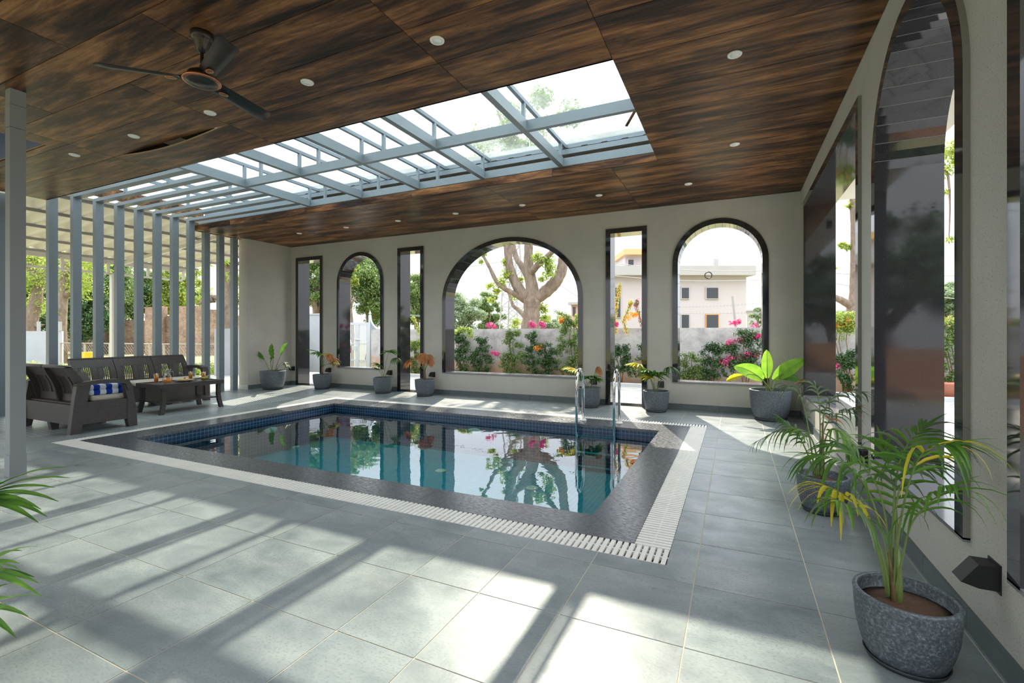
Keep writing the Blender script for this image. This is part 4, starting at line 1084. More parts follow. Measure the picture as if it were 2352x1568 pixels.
def blobs(rg, c, R, n, k=.34):
    out = []
    for _ in range(n):
        d = Vector((rg.gauss(0,.5), rg.gauss(0,.5), rg.gauss(0,.5)))
        if d.length > 1: d.normalize()
        out.append((c[0]+d.x*R[0], c[1]+d.y*R[1], c[2]+d.z*R[2], k*min(R)*rg.uniform(.7,1.3)))
    return out
def tree(name, lab, c, R, mat, nb=14, nl=260, s=.16, seed=0, trunk=.16, group=None, lean=0):
    """c: crown centre; R: crown radii; trunk from the ground below c"""
    rg = random.Random(seed); t = thing(name, lab, 'tree', (c[0]+lean, c[1], -.13), 0, group)
    off = Vector((c[0]+lean, c[1], -.13)); mb = MB()
    z0 = c[2]-R[2]*.4+.13
    tr = MB(); tr.tube([(0,0,0), (-lean*.3+.1,0,z0*.4), (-lean*.7-.1,.05,z0*.8), (-lean,0,z0+R[2]*.5)], [trunk*1.3, trunk, trunk*.85, trunk*.4], 10)
    for k in range(6):
        a = rg.uniform(0, 2*pi); zz = z0*.7+.1*k*R[2]*.3
        tr.tube([(-lean*.6,0,zz), (-lean+R[0]*.35*cos(a), R[1]*.35*sin(a), zz+R[2]*.4), (-lean+R[0]*.75*cos(a), R[1]*.75*sin(a), zz+R[2]*.7)], [trunk*.5, trunk*.33, trunk*.12], 7)
    tr.build('trunk', M['bark'], t)
    for (x, y, z, r) in blobs(rg, (c[0], c[1], c[2]), R, int(nb*2)):
        cloud(mb, Vector((x, y, z))-off, (r*1.35, r*1.35, r), int(nl*.62), s*.8, rg, 0, .1)
    mb.build('crown', M[mat], t); return t
# boundary wall
mb = MB(); mb.box(-10.9, 9.5, 12.2, 12.4, -.13, 1.40); struct(mb.build('wall_boundary', M['plaster']))
mb = MB(); mb.box(-14.5, -13.75, 12.45, 12.62, -.13, 1.42); mb.prism([(-14.45,9.25),(-14.25,9.2),(-13.75,12.35),(-13.95,12.4)], 'z', -.13, 1.42); struct(mb.build('wall_side', M['bluewall']))
t_ = thing('gate_pillar', 'pale blue whitewashed gate pillar behind the first tall slot', 'gate pillar', (-13.35, 12.2, -.13))
MB().box(-.36, .36, -.15, .15, 0, 2.05).build('shaft', M['bluewall'], t_); MB().box(-.38, .38, -.17, .17, 2.05, 2.10).build('cap', M['bluewall'], t_)
# gate
t_ = thing('entrance_gate', 'silver barred gate leaf seen through the first arch', 'gate', (-12.3, 12.55, -.10))
gx0, gx1 = at(786, 800, 12.55).x+12.3, at(847, 800, 12.55).x+12.3; zt = 1.72
mb = MB(); mb.box(gx0, gx1, -.02, .02, zt-.05, zt+.03); mb.box(gx0, gx1, -.02, .02, 0, .06); mb.box(gx0, gx1, -.015, .015, .42, .47); mb.box(gx0, gx1, -.015, .015, 1.0, 1.04)
mb.box(gx1-.06, gx1, -.03, .03, 0, zt); gm_ = at(822, 800, 12.55).x+12.3; mb.box(gm_-.06, gm_+.06, -.03, .03, 0, zt); mb.build('gate_frame', M['gate'], t_)
n = 17
for k in range(n):
    x = gx0+(k+.5)*(gx1-gx0)/n; MB().box(x-.012, x+.012, -.01, .01, .02, zt).build('bar', M['gate'], t_)
MB().box(gm_-.22, gm_-.02, -.05, -.03, .78, .93).build('lock_box', M['gate'], t_)
MB().tube([(gm_-.14,-.05,1.16),(gm_+.16,-.05,1.16)], .018, 8).build('bolt', M['gate'], t_)
t_ = thing('gate_leaf', 'blue-grey sheet gate leaf with swept curved top, standing open behind the first arch', 'gate', (-10.95, 12.5, -.10))
x0_, x1_ = at(848, 800, 12.5).x+10.95, at(884, 800, 12.5).x+10.95
cv = [(x0_+.05+(x1_-x0_-.05)*f, 1.92-.42*math.sqrt(min(1, f*2.2)) if f < .45 else 1.50) for f in [k/16 for k in range(17)]]
mb = MB(); mb.prism([(x0_+.05, 0), (x0_+.62, 0), (x0_+.62, cv[8][1])]+[p for p in cv[:9]][::-1], 'y', -.02, .02); mb.build('sheet_panel', M['gatepanel'], t_)
mb = MB(); mb.tube([(x, 0, z+.02) for x, z in cv], .03, 8); mb.box(x0_, x0_+.07, -.035, .035, 0, 2.0); mb.box(x0_+.60, x0_+.66, -.03, .03, 0, 1.52); mb.box(x1_-.05, x1_, -.03, .03, 0, 1.52); mb.build('gate_frame', M['gate'], t_)
mb = MB(); mb.lathe([(.0,2.16),(.02,2.10),(.05,2.05),(.02,2.02),(.03,2.0)], (x0_+.035, 0, 0), 10); mb.build('spear_finial', M['gate'], t_)
mb = MB()
for k in range(7): mb.box(x0_+.68+k*.02, x0_+.688+k*.02, -.008, .008, .1, 1.46)
for k in range(48): mb.box(x0_+.67, x0_+.83, -.006, .006, .12+k*.028, .132+k*.028)
mb.build('mesh_strip', M['cream_steel'], t_)
MB().box(x0_+.86, x1_-.05, -.02, .02, .1, 1.2).build('side_panel', M['gatepanel'], t_)
# person outside, mostly behind the window jamb
pb = Vector((at(789, 800, 11.7).x, 11.7, -.10)); t_ = thing('person', 'person in a white shirt outside the first arch, mostly hidden by its left jamb', 'person', pb, radians(200))
def skinned(name, verts, edges, rads, mat, parent, root=0, sub=2):
    me = D.meshes.new(name); me.from_pydata(verts, edges, []); me.materials.append(mat); o = D.objects.new(name, me); C.objects.link(o); o.parent = parent
    md = o.modifiers.new('skin', 'SKIN'); 
    for i, r in enumerate(rads):
        me.skin_vertices[0].data[i].radius = (r, r) if not isinstance(r, tuple) else r
    me.skin_vertices[0].data[root].use_root = True; md.use_smooth_shade = True
    s = o.modifiers.new('sub', 'SUBSURF'); s.levels = sub; s.render_levels = sub; return o
def add_skin(me):
    if not me.skin_vertices:
        import bmesh
        bm = bmesh.new(); bm.from_mesh(me); bm.verts.layers.skin.verify(); bm.to_mesh(me); bm.free()
def person_body(parent, sc_=.86):
    V = [(0,0,.92),(0,0,1.12),(0,.01,1.36),(0,.01,1.45),(0,0,1.50),(0,-.01,1.60),(0,-.01,1.70),
         (.10,0,.88),(.11,-.01,.48),(.11,.02,.08),(.11,-.12,.03),(-.10,0,.88),(-.11,-.02,.48),(-.12,.02,.08),(-.12,-.12,.03),
         (.19,.01,1.40),(.24,.03,1.14),(.25,-.06,.90),(.25,-.09,.82),(-.19,.01,1.40),(-.25,.02,1.14),(-.24,-.10,.92),(-.24,-.13,.84)]
    E_ = [(0,1),(1,2),(2,3),(3,4),(4,5),(5,6),(0,7),(7,8),(8,9),(9,10),(0,11),(11,12),(12,13),(13,14),(3,15),(15,16),(16,17),(17,18),(3,19),(19,20),(20,21),(21,22)]
    R_ = [.14,.13,.15,.09,.055,.085,.07,.09,.06,.042,.035,.09,.06,.042,.035,.055,.042,.03,.03,.055,.042,.03,.03]
    me = D.meshes.new('body'); me.from_pydata([tuple(c*sc_ for c in v) for v in V], E_, []); add_skin(me)
    sk_m = plain('skin', (.30,.17,.11), .6); me.materials.append(sk_m); o = D.objects.new('body', me); C.objects.link(o); o.parent = parent
    for i, r in enumerate(R_): me.skin_vertices[0].data[i].radius = (r*sc_, r*sc_)
    me.skin_vertices[0].data[0].use_root = True
    m_ = o.modifiers.new('skin', 'SKIN'); m_.use_smooth_shade = True; s = o.modifiers.new('sub', 'SUBSURF'); s.levels = 2; s.render_levels = 2
    return o
person_body(t_)
k_ = .86
def ell(mb, rows):
    vs = []; n = 20
    for (x, y, z, rx, ry) in rows:
        for j in range(n): a = 2*pi*j/n; vs.append(((x+rx*cos(a))*k_, (y+ry*sin(a))*k_, z*k_))
    fs = [(i*n+j, i*n+(j+1) % n, (i+1)*n+(j+1) % n, (i+1)*n+j) for i in range(len(rows)-1) for j in range(n)]
    mb.add(vs, fs, 0, True)
mb = MB(); ell(mb, [(0,0,.84,.19,.15),(0,0,.95,.185,.15),(0,0,1.15,.18,.15),(0,.01,1.33,.20,.16),(0,.01,1.42,.16,.12),(0,.01,1.47,.075,.075)])
for s in (-1, 1): mb.tube([(s*.16*k_,.01*k_,1.40*k_),(s*.25*k_,.02*k_,1.24*k_),(s*.26*k_,.02*k_,1.13*k_)], [.075*k_,.068*k_,.066*k_], 14)
mb.build('shirt', M['shirt'], t_)
mb = MB(); ell(mb, [(0,0,.95,.17,.14),(0,0,.84,.17,.14),(0,0,.80,.165,.13)])
for s in (-1, 1): mb.tube([(s*.09*k_,0,.88*k_),(s*.11*k_,-.01*k_,.48*k_),(s*.115*k_,.02*k_,.08*k_)], [.10*k_,.078*k_,.06*k_], 14)
mb.build('trousers', M['concrete'], t_)
mb = MB(); mb.lathe([(0,.115),(.05,.105),(.085,.06),(.092,.01),(.085,-.03)], (0,.01*k_,1.63*k_), 18); mb.build('hair', M['black'], t_)
# ---- climbing plants on the boundary wall
rgp = random.Random(21)
def climber(name, lab, px, py0, py1, wpx, mat='fol_dark', flowers=(), light_top=False, Y=12.0, group=None, dens=1.0, s=.05):
    c = at(px, py1, Y); z1 = max(.03, c.z); top = at(px, py0, Y).z; w = wpx/F*12.5/2
    t = thing(name, lab, 'climbing plant', (c.x, Y, .02), 0, group or 'climbing plants on the boundary wall')
    rg = random.Random(int(px)); mb = MB()
    for k in range(3):
        o_ = rg.uniform(-.4,.4)*w; MB().tube([(o_*.3,0,0),(o_+.04,-.02,top*.35),(o_*1.3-.04,.0,top*.7),(o_,.02,top*.95)], [.014,.011,.009,.004], 6).build('stem', M['stemb'], t)
    nb = max(8, int((top-z1)*w*120*dens)+9); w *= 1.2
    for _ in range(nb):
        f = rg.random(); z = z1+(top-z1)*f; ww = w*(.35+.65*sin(pi*min(1, .15+f*.8)))
        cloud(mb, (rg.uniform(-1,1)*ww*.85, rg.uniform(-.10,.0), z), (.10+.25*w*.4, .07, .10), 34, s*.85, rg, 0, .2)
    for _ in range(4):   # trailing ends
        x = rg.uniform(-1,1)*w; zz = z1
        for k in range(6): cloud(mb, (x+.02*k, -.04, zz-.05*k+.1), (.04,.03,.04), 7, s*.8, rg)
    mb.build('foliage', M[mat], t)
    if light_top:
        mb = MB()
        for _ in range(10): cloud(mb, (rg.uniform(-1,1)*w, rg.uniform(-.1,.05), top+rg.uniform(-.12,.12)), (.13,.08,.09), 30, s, rg)
        mb.build('young_leaves', M['fol_light'], t)
    for (fx, fy, fw, fm) in flowers:
        p = at(fx, fy, Y)-Vector((c.x, Y, .02)); mb = MB()
        for _ in range(5): cloud(mb, (p.x+rg.uniform(-1,1)*fw/F*6, p.y-.06, p.z+rg.uniform(-.05,.05)), (.09,.05,.07), 20, .04, rg)
        mb.build('blossom', M[fm], t)
climber('bougainvillea', 'climbing plant at the left edge of the wide arch with yellow-green top and pink flowers', 1060, 765, 890, 48, 'fol_dark', [(1125,748,36,'fl_pink')], True)
climber('climbing_shrub', 'dense dark green shrub on the wall, second from the left in the wide arch', 1106, 778, 892, 58, 'fol_dark', [(1140,810,20,'fl_pink')])
climber('climbing_shrub', 'loose green climber left of the big tree trunk in the wide arch', 1178, 762, 890, 56, 'fol_mid')
climber('climbing_shrub', 'narrow dark climber just below the big tree trunk', 1222, 765, 885, 30, 'fol_dark', [(1222,745,14,'fl_pink')])
climber('climbing_shrub', 'rounded dark shrub with orange flowers in the wide arch', 1254, 790, 872, 56, 'fol_dark', [(1243,796,20,'fl_orange'),(1252,745,22,'fl_pink')])
climber('bougainvillea', 'pale flowering climber at the right edge of the wide arch', 1310, 735, 860, 52, 'fol_mid', [(1290,738,14,'fl_orange')], True)
climber('climbing_shrub', 'green climber low on the wall inside the second tall slot', 955, 790, 868, 34, 'fol_mid', [(978,742,8,'fl_pink')], True)
climber('climbing_shrub', 'dark rounded shrub on the wall inside the third tall slot', 1428, 795, 850, 50, 'fol_dark', [(1452,725,20,'fl_orange'),(1412,745,12,'fl_pink')], False)
climber('climbing_shrub', 'leafy climber beside the right jamb of the third tall slot', 1484, 770, 870, 30, 'fol_dark')
climber('climbing_shrub', 'bright green climber at the left of the right-hand arch', 1588, 815, 872, 58, 'fol_mid')
climber('climbing_shrub', 'dark bushy climber in the middle of the right-hand arch', 1634, 790, 868, 48, 'fol_dark')
climber('bougainvillea', 'large climber with magenta flowers at the right of the right-hand arch', 1712, 762, 850, 78, 'fol_dark', [(1690,782,30,'fl_pink'),(1702,742,50,'fl_pink'),(1685,820,24,'fl_pink'),(1662,832,18,'fl_pink'),(1735,770,20,'fl_pink'),(1725,815,16,'fl_pink')])
climber('climbing_shrub', 'dark rounded shrub on a thin stem behind the rectangular opening', 1948, 812, 878, 44, 'fol_dark', [(1916,838,6,'fl_pink')])
climber('bougainvillea', 'pale flowering climber behind the tall arch in the right wall', 2182, 742, 880, 44, 'fol_mid', [], True)
climber('flowering_climber', 'orange and yellow flowers on the wall top behind the rectangular opening', 1940, 735, 765, 50, 'fol_light', [(1925,745,20,'fl_orange'),(1945,742,20,'fl_orange')], True)
# slender flowering shoots rising above the wall
def shoot(lab, pts, mats):
    P_ = [at(x, y, 12.0) for x, y in pts]; o0 = P_[0].copy(); t = thing('flowering_shoot', lab, 'climbing plant', o0, 0, 'shoots above the boundary wall'); rg = random.Random(int(pts[0][0]))
    P_ = [p-o0 for p in P_]; MB().tube(P_, .008, 6).build('stem', M['stemb'], t)
    for j, mt in enumerate(mats):
        mb = MB()
        for i in range(len(P_)-1):
            for k in range(7): cloud(mb, P_[i].lerp(P_[i+1], k/7), (.07,.05,.07), 7 if j == 0 else 4, .04, rg)
        mb.build('leaves' if j == 0 else 'blossom', M[mt], t)
shoot('orange flowering shoot at the left of the third tall slot', [(1415,765),(1412,720),(1420,680),(1424,650)], ['fol_light','fl_orange'])
shoot('yellow-green shoot arching above the wall in the third tall slot', [(1440,765),(1432,735),(1445,705),(1450,690)], ['fol_light','fl_orange'])
shoot('leafy shoot with pink flowers right in the third tall slot', [(1480,770),(1470,730),(1460,700),(1466,690)], ['fol_mid','fl_pink'])
shoot('yellow-green shoot rising above the wall in the second tall slot', [(962,765),(958,750),(952,735),(948,728)], ['fol_light'])
shoot('arching leafy vine right of the big tree above the wall', [(1335,770),(1318,745),(1298,722),(1272,715)], ['fol_mid','fol_light'])
# terracotta planter seen through the tall arch
o = MB().lathe([(0,0),(.12,0),(.17,.26),(.19,.27),(.19,.31),(.15,.31),(.12,.05),(0,.05)], n=24).build('terracotta_pot', plain('terracotta', (.50,.20,.14), .8)); o.location = (3.70, 11.85, .02)
tag(o, 'red terracotta pot on the planting bed beyond the tall arch', 'plant pot')
# ---- big tree
YT = 14.2
def br(pts): return [at(x, y, YT+dy) for (x, y, dy) in pts]
base = at(1221, 757, YT); base.z = -.13
bt = thing('big_tree', 'large tree with thick forked trunk centred in the wide arch', 'tree', base)
def limb(name, pts, rad, seed=0, n=14):
    P_ = [Vector(p)-base for p in pts]; Q = []; RR = []
    for i in range(len(P_)-1):
        a = P_[max(i-1,0)]; b_ = P_[i]; c = P_[i+1]; d = P_[min(i+2,len(P_)-1)]
        for k in range(6):
            u = k/6; Q.append(.5*((2*b_)+(c-a)*u+(2*a-5*b_+4*c-d)*u*u+(3*b_-a-3*c+d)*u**3)); RR.append(rad[i]*(1-u)+rad[i+1]*u)
    Q.append(P_[-1]); RR.append(rad[-1]); rg = random.Random(seed)
    RR = [r*rg.uniform(.94,1.06) for r in RR]
    MB().tube(Q, RR, n).build(name, M['bark'], bt)
k = 15.3/F/2
limb('trunk', [base]+br([(1219,755,0),(1221,715,0),(1222,690,0),(1222,660,0),(1215,620,0),(1214,570,0),(1213,520,0),(1210,430,.1),(1200,330,.2)]), [62*k,44*k,37*k,40*k,30*k,26*k,20*k,17*k,14*k,9*k], 1, 18)
limb('branch', br([(1222,690,0),(1200,675,-.1),(1180,640,-.25),(1170,610,-.3),(1166,570,-.35),(1164,540,-.4),(1150,470,-.5)]), [26*k,27*k,22*k,20*k,18*k,17*k,10*k], 2)
limb('branch', br([(1225,688,0),(1250,672,.1),(1275,648,.2),(1290,620,.3),(1293,590,.35),(1298,560,.4),(1320,480,.5)]), [28*k,30*k,28*k,25*k,20*k,18*k,10*k], 3)
limb('branch', br([(1212,635,0),(1200,612,.2),(1186,592,.4),(1178,565,.5),(1165,520,.6)]), [18*k,16*k,14*k,13*k,8*k], 4)
limb('branch', br([(1214,632,0),(1232,612,-.2),(1250,595,-.3),(1268,578,-.4),(1300,540,-.6)]), [18*k,15*k,13*k,12*k,8*k], 5)
limb('branch', br([(1205,690,0),(1180,674,-.3),(1158,662,-.5),(1140,645,-.6),(1125,615,-.7),(1110,588,-.8),(1098,570,-.9)]), [14*k,12*k,11*k,10*k,8*k,6*k,4*k], 6, 10)
limb('branch', br([(1208,728,0),(1192,712,.4),(1178,700,.6),(1170,675,.8),(1150,640,.9)]), [14*k,12*k,9*k,8*k,4*k], 7, 10)
rg = random.Random(33); mb = MB(); ml = MB()
for (x, y, dy, r, n_) in [(1235,590,-.3,.22,110),(1258,602,-.35,.25,170),(1262,625,-.35,.22,130),(1245,640,-.3,.15,60),(1165,630,-.4,.2,140),(1150,650,-.5,.22,150),(1140,668,-.5,.16,90),(1130,690,-.6,.14,60),(1160,600,-.4,.14,60),
        (1112,582,-.8,.12,40),(1105,600,-.8,.1,30),(1185,740,.6,.22,90),(1180,760,.5,.22,90),(1247,708,.3,.2,120),(1250,730,.3,.22,110),(1185,680,.5,.2,70),(1195,640,.3,.16,50),(1125,655,-.6,.14,50)]:
    cloud(ml, at(x, y, YT+dy)-base, (r*1.2, r*1.2, r), n_, .075, rg, 0, .1)
ml.build('low_leaves', M['fol_light'], bt)
for (x, y, z, r) in blobs(rg, (-6.6, 14.2, 7.5), (2.6, 2.0, 1.3), 26, .35):
    cloud(mb, Vector((x, y, z))-base, (r, r, r*.8), 130, .12, rg, 0, .2)
mb.build('crown', M['fol_mid'], bt)
limb('branch', br([(1213,520,0),(1190,420,.3),(1160,300,.5),(1120,200,.6)]), [17*k,13*k,9*k,4*k], 8, 10)
# second tree at right
base = at(1962, 757, 13.6); base.z = -.13; bt = thing('slim_tree', 'slim grey-trunked tree behind the rectangular side opening', 'tree', base); YT = 13.6
k = 13.6/1.21/F/2*1.0
limb('trunk', [base]+br([(1955,750,0),(1960,715,0),(1962,690,0),(1962,640,0),(1963,570,0),(1962,500,0),(1958,440,0),(1950,330,0)]), [36*k,32*k,30*k,22*k,18*k,16*k,15*k,13*k,8*k], 11)
limb('branch', br([(1961,712,0),(1945,697,-.1),(1925,686,-.2),(1895,676,-.3),(1860,660,-.4)]), [14*k,16*k,15*k,13*k,8*k], 12)
ml = MB(); rg = random.Random(35)
for (x, y, dy, r, n_) in [(1935,562,0,.12,60),(1950,568,0,.10,50),(1965,560,0,.10,40),(1915,615,0,.07,20),(1952,474,0,.10,40),(1958,460,0,.1,30),(2180,350,0,.26,90),(2175,390,0,.2,60),(2190,370,0,.25,80),(2170,440,0,.13,30),(2180,550,0,.10,24),(2195,330,0,.25,60)]:
    cloud(ml, at(x, y, YT+dy)-base, (r, r, r), n_, .06, rg, 0, .1)
ml.build('leaves', M['fol_light'], bt)
limb('branch', [at(1950,330,13.6), at(2060,300,13.6), at(2170,380,13.6), at(2180,560,13.6)], [.05,.04,.03,.006], 14, 8)
# ---- houses
def boxpx(mb, px0, px1, pt, pb_, Y, dep, m=0):
    a = at(px0, pt, Y); b_ = at(px1, pb_, Y); mb.box(a.x, b_.x, Y, Y+dep, b_.z, a.z, m)
YH = 36.0     # distance along the view axis; the house front is turned to face the camera side
def hx(px): return (px-PX)/F*YH
def hz(py): return EYE+(HY-py)/F*YH+.13
hs = thing('white_house', 'two-storey off-white house with flat grey parapet beyond the right-hand arch', 'house', (-sin(YAW)*YH, cos(YAW)*YH, -.13), YAW)
MB().box(hx(1395), hx(1714), 0, 9, 0, hz(632)).build('walls', M['housewall'], hs)
MB().box(hx(1390), hx(1726), -.7, 9.5, hz(634), hz(613)).build('parapet', M['houseband'], hs)
MB().box(hx(1443), hx(1500), 1, 5, hz(614), hz(581)).build('roof_room', M['housewall'], hs)
MB().box(hx(1437), hx(1504), .4, 5.5, hz(582), hz(569)).build('roof_room_eave', M['orange_band'], hs)
for (x0_, x1_, y0_, y1_, fm) in [(1565,1581,661,685,'housewall'),(1622,1648,661,685,'housewall'),(1565,1581,723,753,'houseband'),(1622,1648,723,753,'orangeframe'),(1413,1424,661,728,'houseband'),(1450,1462,592,612,'housewall')]:
    yf = 0 if y0_ > 620 else 1
    w_ = MB().box(hx(x0_)-.07, hx(x1_)+.07, yf-.10, yf, hz(y1_)-.07, hz(y0_)+.07).build('window_frame', M[fm], hs)
    MB().box(hx(x0_), hx(x1_), yf-.13, yf-.101, hz(y1_), hz(y0_)).build('pane', M['darkglass'], w_)
xa_ = hx(1659); MB().box(xa_-.15, xa_+.15, 1, 1.3, hz(613), hz(590)).build('roof_stub', M['concrete'], hs)
mb = MB()
for q in (-.12, 0, .12): mb.tube([(xa_+q, 1.15, hz(590)), (xa_+q, 1.15, hz(572))], .015, 5)
mb.build('rebar', M['wire'], hs)
# ring hung in the right-hand arch garden
rc = at(1627, 632, 12.3); mb = MB(); n = 28
mb.tube([(rc.x+.078*cos(2*pi*k/n), 12.3, rc.z+.078*sin(2*pi*k/n)) for k in range(n+1)], .013, 8, cap=False)
YHR = rc
o = MB()
hr = thing('hanging_ring', 'dark ring hanging on a thin cord before the white house', 'ring', (rc.x, 12.3, rc.z))
mb.v = [tuple(Vector(p)-Vector((rc.x,12.3,rc.z))) for p in mb.v]; mb.build('hoop', M['black'], hr)
lt = at(1627, 607, 12.3).z-rc.z
MB().tube([(0,0,.078),(0,0,lt)], .003, 5).build('cord', M['wire'], hr)
# small far buildings
def farhouse(name, lab, px0, px1, pt, Y, mat, dep=6, wins=()):
    a = at(px0, pt, Y); b_ = at(px1, pt, Y); t = thing(name, lab, 'house', (a.x, Y, -.13))
    MB().box(0, b_.x-a.x, 0, dep, 0, a.z+.13).build('walls', M[mat], t)
    MB().box(-.15, b_.x-a.x+.15, -.25, dep, a.z+.13, a.z+.30).build('roof', M['concrete'], t)
    for (w0, w1, h0, h1) in wins:
        p = at(w0, h0, Y); q = at(w1, h1, Y); MB().box(p.x-a.x, q.x-a.x, -.05, 0, q.z+.13, p.z+.13).build('window', M['darkglass'], t)
farhouse('brick_house', 'narrow unfinished pink brick house at the right edge of the wide arch', 1312, 1345, 700, 31, 'brick', 5, [(1316,1322,705,725)])
farhouse('low_house', 'low pale house just above the wall beside the big tree', 1283, 1318, 728, 48, 'housewall', 5)
farhouse('far_block', 'distant grey block right of the white house', 1716, 1750, 715, 70, 'concrete', 8, [(1720,1726,722,728),(1732,1738,722,728)])
farhouse('roofed_house', 'distant pink-walled house behind the tall arch climber', 2120, 2225, 724, 40, 'brick', 6)
# ---- poles, wires, tower
def wire(lab, p, q, sag=.2, r=.012, group='overhead wires'):
    P_ = [p.lerp(q, k/14)+Vector((0,0,-sag*sin(pi*k/14))) for k in range(15)]
    o = MB().tube(P_, r, 5).build('overhead_wire', M['wire']); return tag(o, lab, 'wire', group)
wire('upper overhead wire crossing the sky of the wide arch', at(1040,618,24), at(1345,560,24), .1, .02)
wire('lower overhead wire sloping behind the big tree', at(1250,625,24), at(1345,690,24), .1, .018)
wire('overhead wire running above the white house roof', at(1400,603,22), at(1770,622,22), .15, .016)
wire('overhead wire passing the house parapet, below the ring', at(1400,632,22), at(1770,642,22), .15, .014)
wire('upper wire behind the slim tree', at(1900,627,20), at(2240,632,20), .05, .014)
wire('lower wire behind the slim tree', at(1900,648,20), at(2240,690,20), .05, .014)
def barbed(lab, px0, py0, px1, py1, Y=12.3):
    p = at(px0, py0, Y); q = at(px1, py1, Y); mb = MB(); P_ = [p.lerp(q, k/10)+Vector((0,0,-.03*sin(pi*k/10))) for k in range(11)]; mb.tube(P_, .0045, 5)
    for k in range(1, 30):
        c = p.lerp(q, k/30)+Vector((0,0,-.03*sin(pi*k/30))); mb.beam(c+Vector((-.02,0,.03)), c+Vector((.02,0,-.03)), .004, .004); mb.beam(c+Vector((-.02,0,-.03)), c+Vector((.02,0,.03)), .004, .004)
    tag(mb.build('barbed_wire', M['wire']), lab, 'wire', 'barbed wire strands')
barbed('upper barbed wire strand above the wall in the right-hand arch', 1540, 705, 1780, 693)
barbed('lower barbed wire strand above the wall in the right-hand arch', 1540, 718, 1780, 715)
barbed('barbed wire strand above the wall in the second tall slot', 925, 722, 1000, 724)
p = at(1690, 752, 12.3); q = at(1682, 680, 12.3)
tag(MB().beam(p, q, .05, .05).build('fence_post', M['concrete']), 'leaning concrete fence post on the boundary wall before the white house', 'post')
tw = thing('power_pylon', 'steel lattice pylon behind the left branches of the big tree', 'pylon', at(1178, 790, 26)); tw.location.z = -.13; to = Vector(tw.location)
mb = MB(); h = 9.0
for sx in (-1, 1):
    for sy in (-1, 1): mb.beam((sx*.7, sy*.7, 0), (sx*.18, sy*.18, h), .07, .07)
for k in range(12):
    f0, f1 = k/12, (k+1)/12; w0, w1 = .7-.52*f0, .7-.52*f1
    for sy in (-1, 1):
        mb.beam((-w0, sy*w0, h*f0), (w1, sy*w1, h*f1), .04, .04); mb.beam((w0, sy*w0, h*f0), (-w1, sy*w1, h*f1), .04, .04); mb.beam((-w1, sy*w1, h*f1), (w1, sy*w1, h*f1), .04, .04)
mb.build('lattice', M['concrete'], tw)
# ---- trees beyond the wall
TG = 'trees beyond the garden'
def tpx(name, lab, px, pyc, Y, rw, rh, mat, seed, nb=14, nl=240, s=.16, trunk=.16):
    c = at(px, pyc, Y); d = Y/(cos(YAW)+(px-PX)/F*sin(YAW)); tree(name, lab, c, (rw/F*d, rw/F*d*.7, rh/F*d), mat, nb, nl, s, seed, trunk, TG)
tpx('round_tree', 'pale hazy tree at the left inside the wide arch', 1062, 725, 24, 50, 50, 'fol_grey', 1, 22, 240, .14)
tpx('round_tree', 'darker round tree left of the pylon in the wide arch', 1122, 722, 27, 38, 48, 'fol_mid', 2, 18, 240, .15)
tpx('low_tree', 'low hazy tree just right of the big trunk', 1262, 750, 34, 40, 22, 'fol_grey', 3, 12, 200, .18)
tpx('broad_tree', 'broad green tree filling the first arch above the gate', 850, 668, 19, 75, 80, 'fol_mid', 4, 40, 260, .15, .2)
tpx('broad_tree', 'green tree behind the second tall slot', 958, 690, 20, 45, 60, 'fol_mid', 5, 24, 260, .14)
tpx('broad_tree', 'leaning green tree in the first tall slot', 728, 650, 16, 50, 70, 'fol_mid', 6, 26, 240, .13, .2)
tpx('broad_tree', 'green tree behind the short left wall and the last fin', 620, 660, 18, 60, 70, 'fol_mid', 7, 24, 240, .14, .2)
tpx('bright_branch_tree', 'sunlit yellow-green foliage hanging in the first arch', 806, 632, 13.6, 18, 34, 'fol_light', 8, 10, 130, .09, .06)
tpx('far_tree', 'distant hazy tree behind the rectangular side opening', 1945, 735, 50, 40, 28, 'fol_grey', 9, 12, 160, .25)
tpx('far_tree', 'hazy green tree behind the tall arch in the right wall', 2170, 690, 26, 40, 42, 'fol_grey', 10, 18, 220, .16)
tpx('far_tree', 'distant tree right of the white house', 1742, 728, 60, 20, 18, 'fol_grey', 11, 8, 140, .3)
# left side: beyond the fins
def ty(px, t_): # point at distance t_ along the pixel column (ground plan)
    u = (px-PX)/F; return ((-sin(YAW)+u*cos(YAW))*t_, (cos(YAW)+u*sin(YAW))*t_)
def tree_t(name, lab, px, pyc, dist, rw, rh, mat, seed, nb=16, nl=240, s=.16, trunk=.18, lean=0):
    x, y = ty(px, dist); z = EYE+(HY-pyc)/F*dist; k = dist/F
    tree(name, lab, (x, y, z), (rw*k, rw*k, rh*k), mat, nb, nl, s, seed, trunk, 'trees beyond the lawn', lean)
# bare-ish twisted trees with visible trunks
def twisty(lab, pxs, dist, rad, leaves, mat='fol_light', seed=0):
    def W_(px, py, dd=0): x, y = ty(px, dist+dd); return Vector((x, y, EYE+(HY-py)/F*(dist+dd)))
    b0 = W_(*pxs[0][0]); b0.z = -.13
    t = thing('garden_tree', lab, 'tree', b0, 0, 'trees with pale twisted trunks')
    for i, pl_ in enumerate(pxs):
        P_ = [W_(*p)-b0 for p in pl_]
        if i == 0: P_ = [Vector((0,0,0))]+P_
        r = rad*(1 if i == 0 else .55); MB().tube(P_, [r*(1-(.6 if i == 0 else .88)*j/(len(P_)-1)) for j in range(len(P_))], 10).build('trunk' if i == 0 else 'branch', M['bark'], t)
    mb = MB(); rg = random.Random(seed)
    for (x, y, r, n_) in leaves: cloud(mb, W_(x, y, rg.uniform(-.5,.8))-b0, (r, r, r*.75), n_, .12, rg, 0, .15)
    mb.build('foliage', M[mat], t)
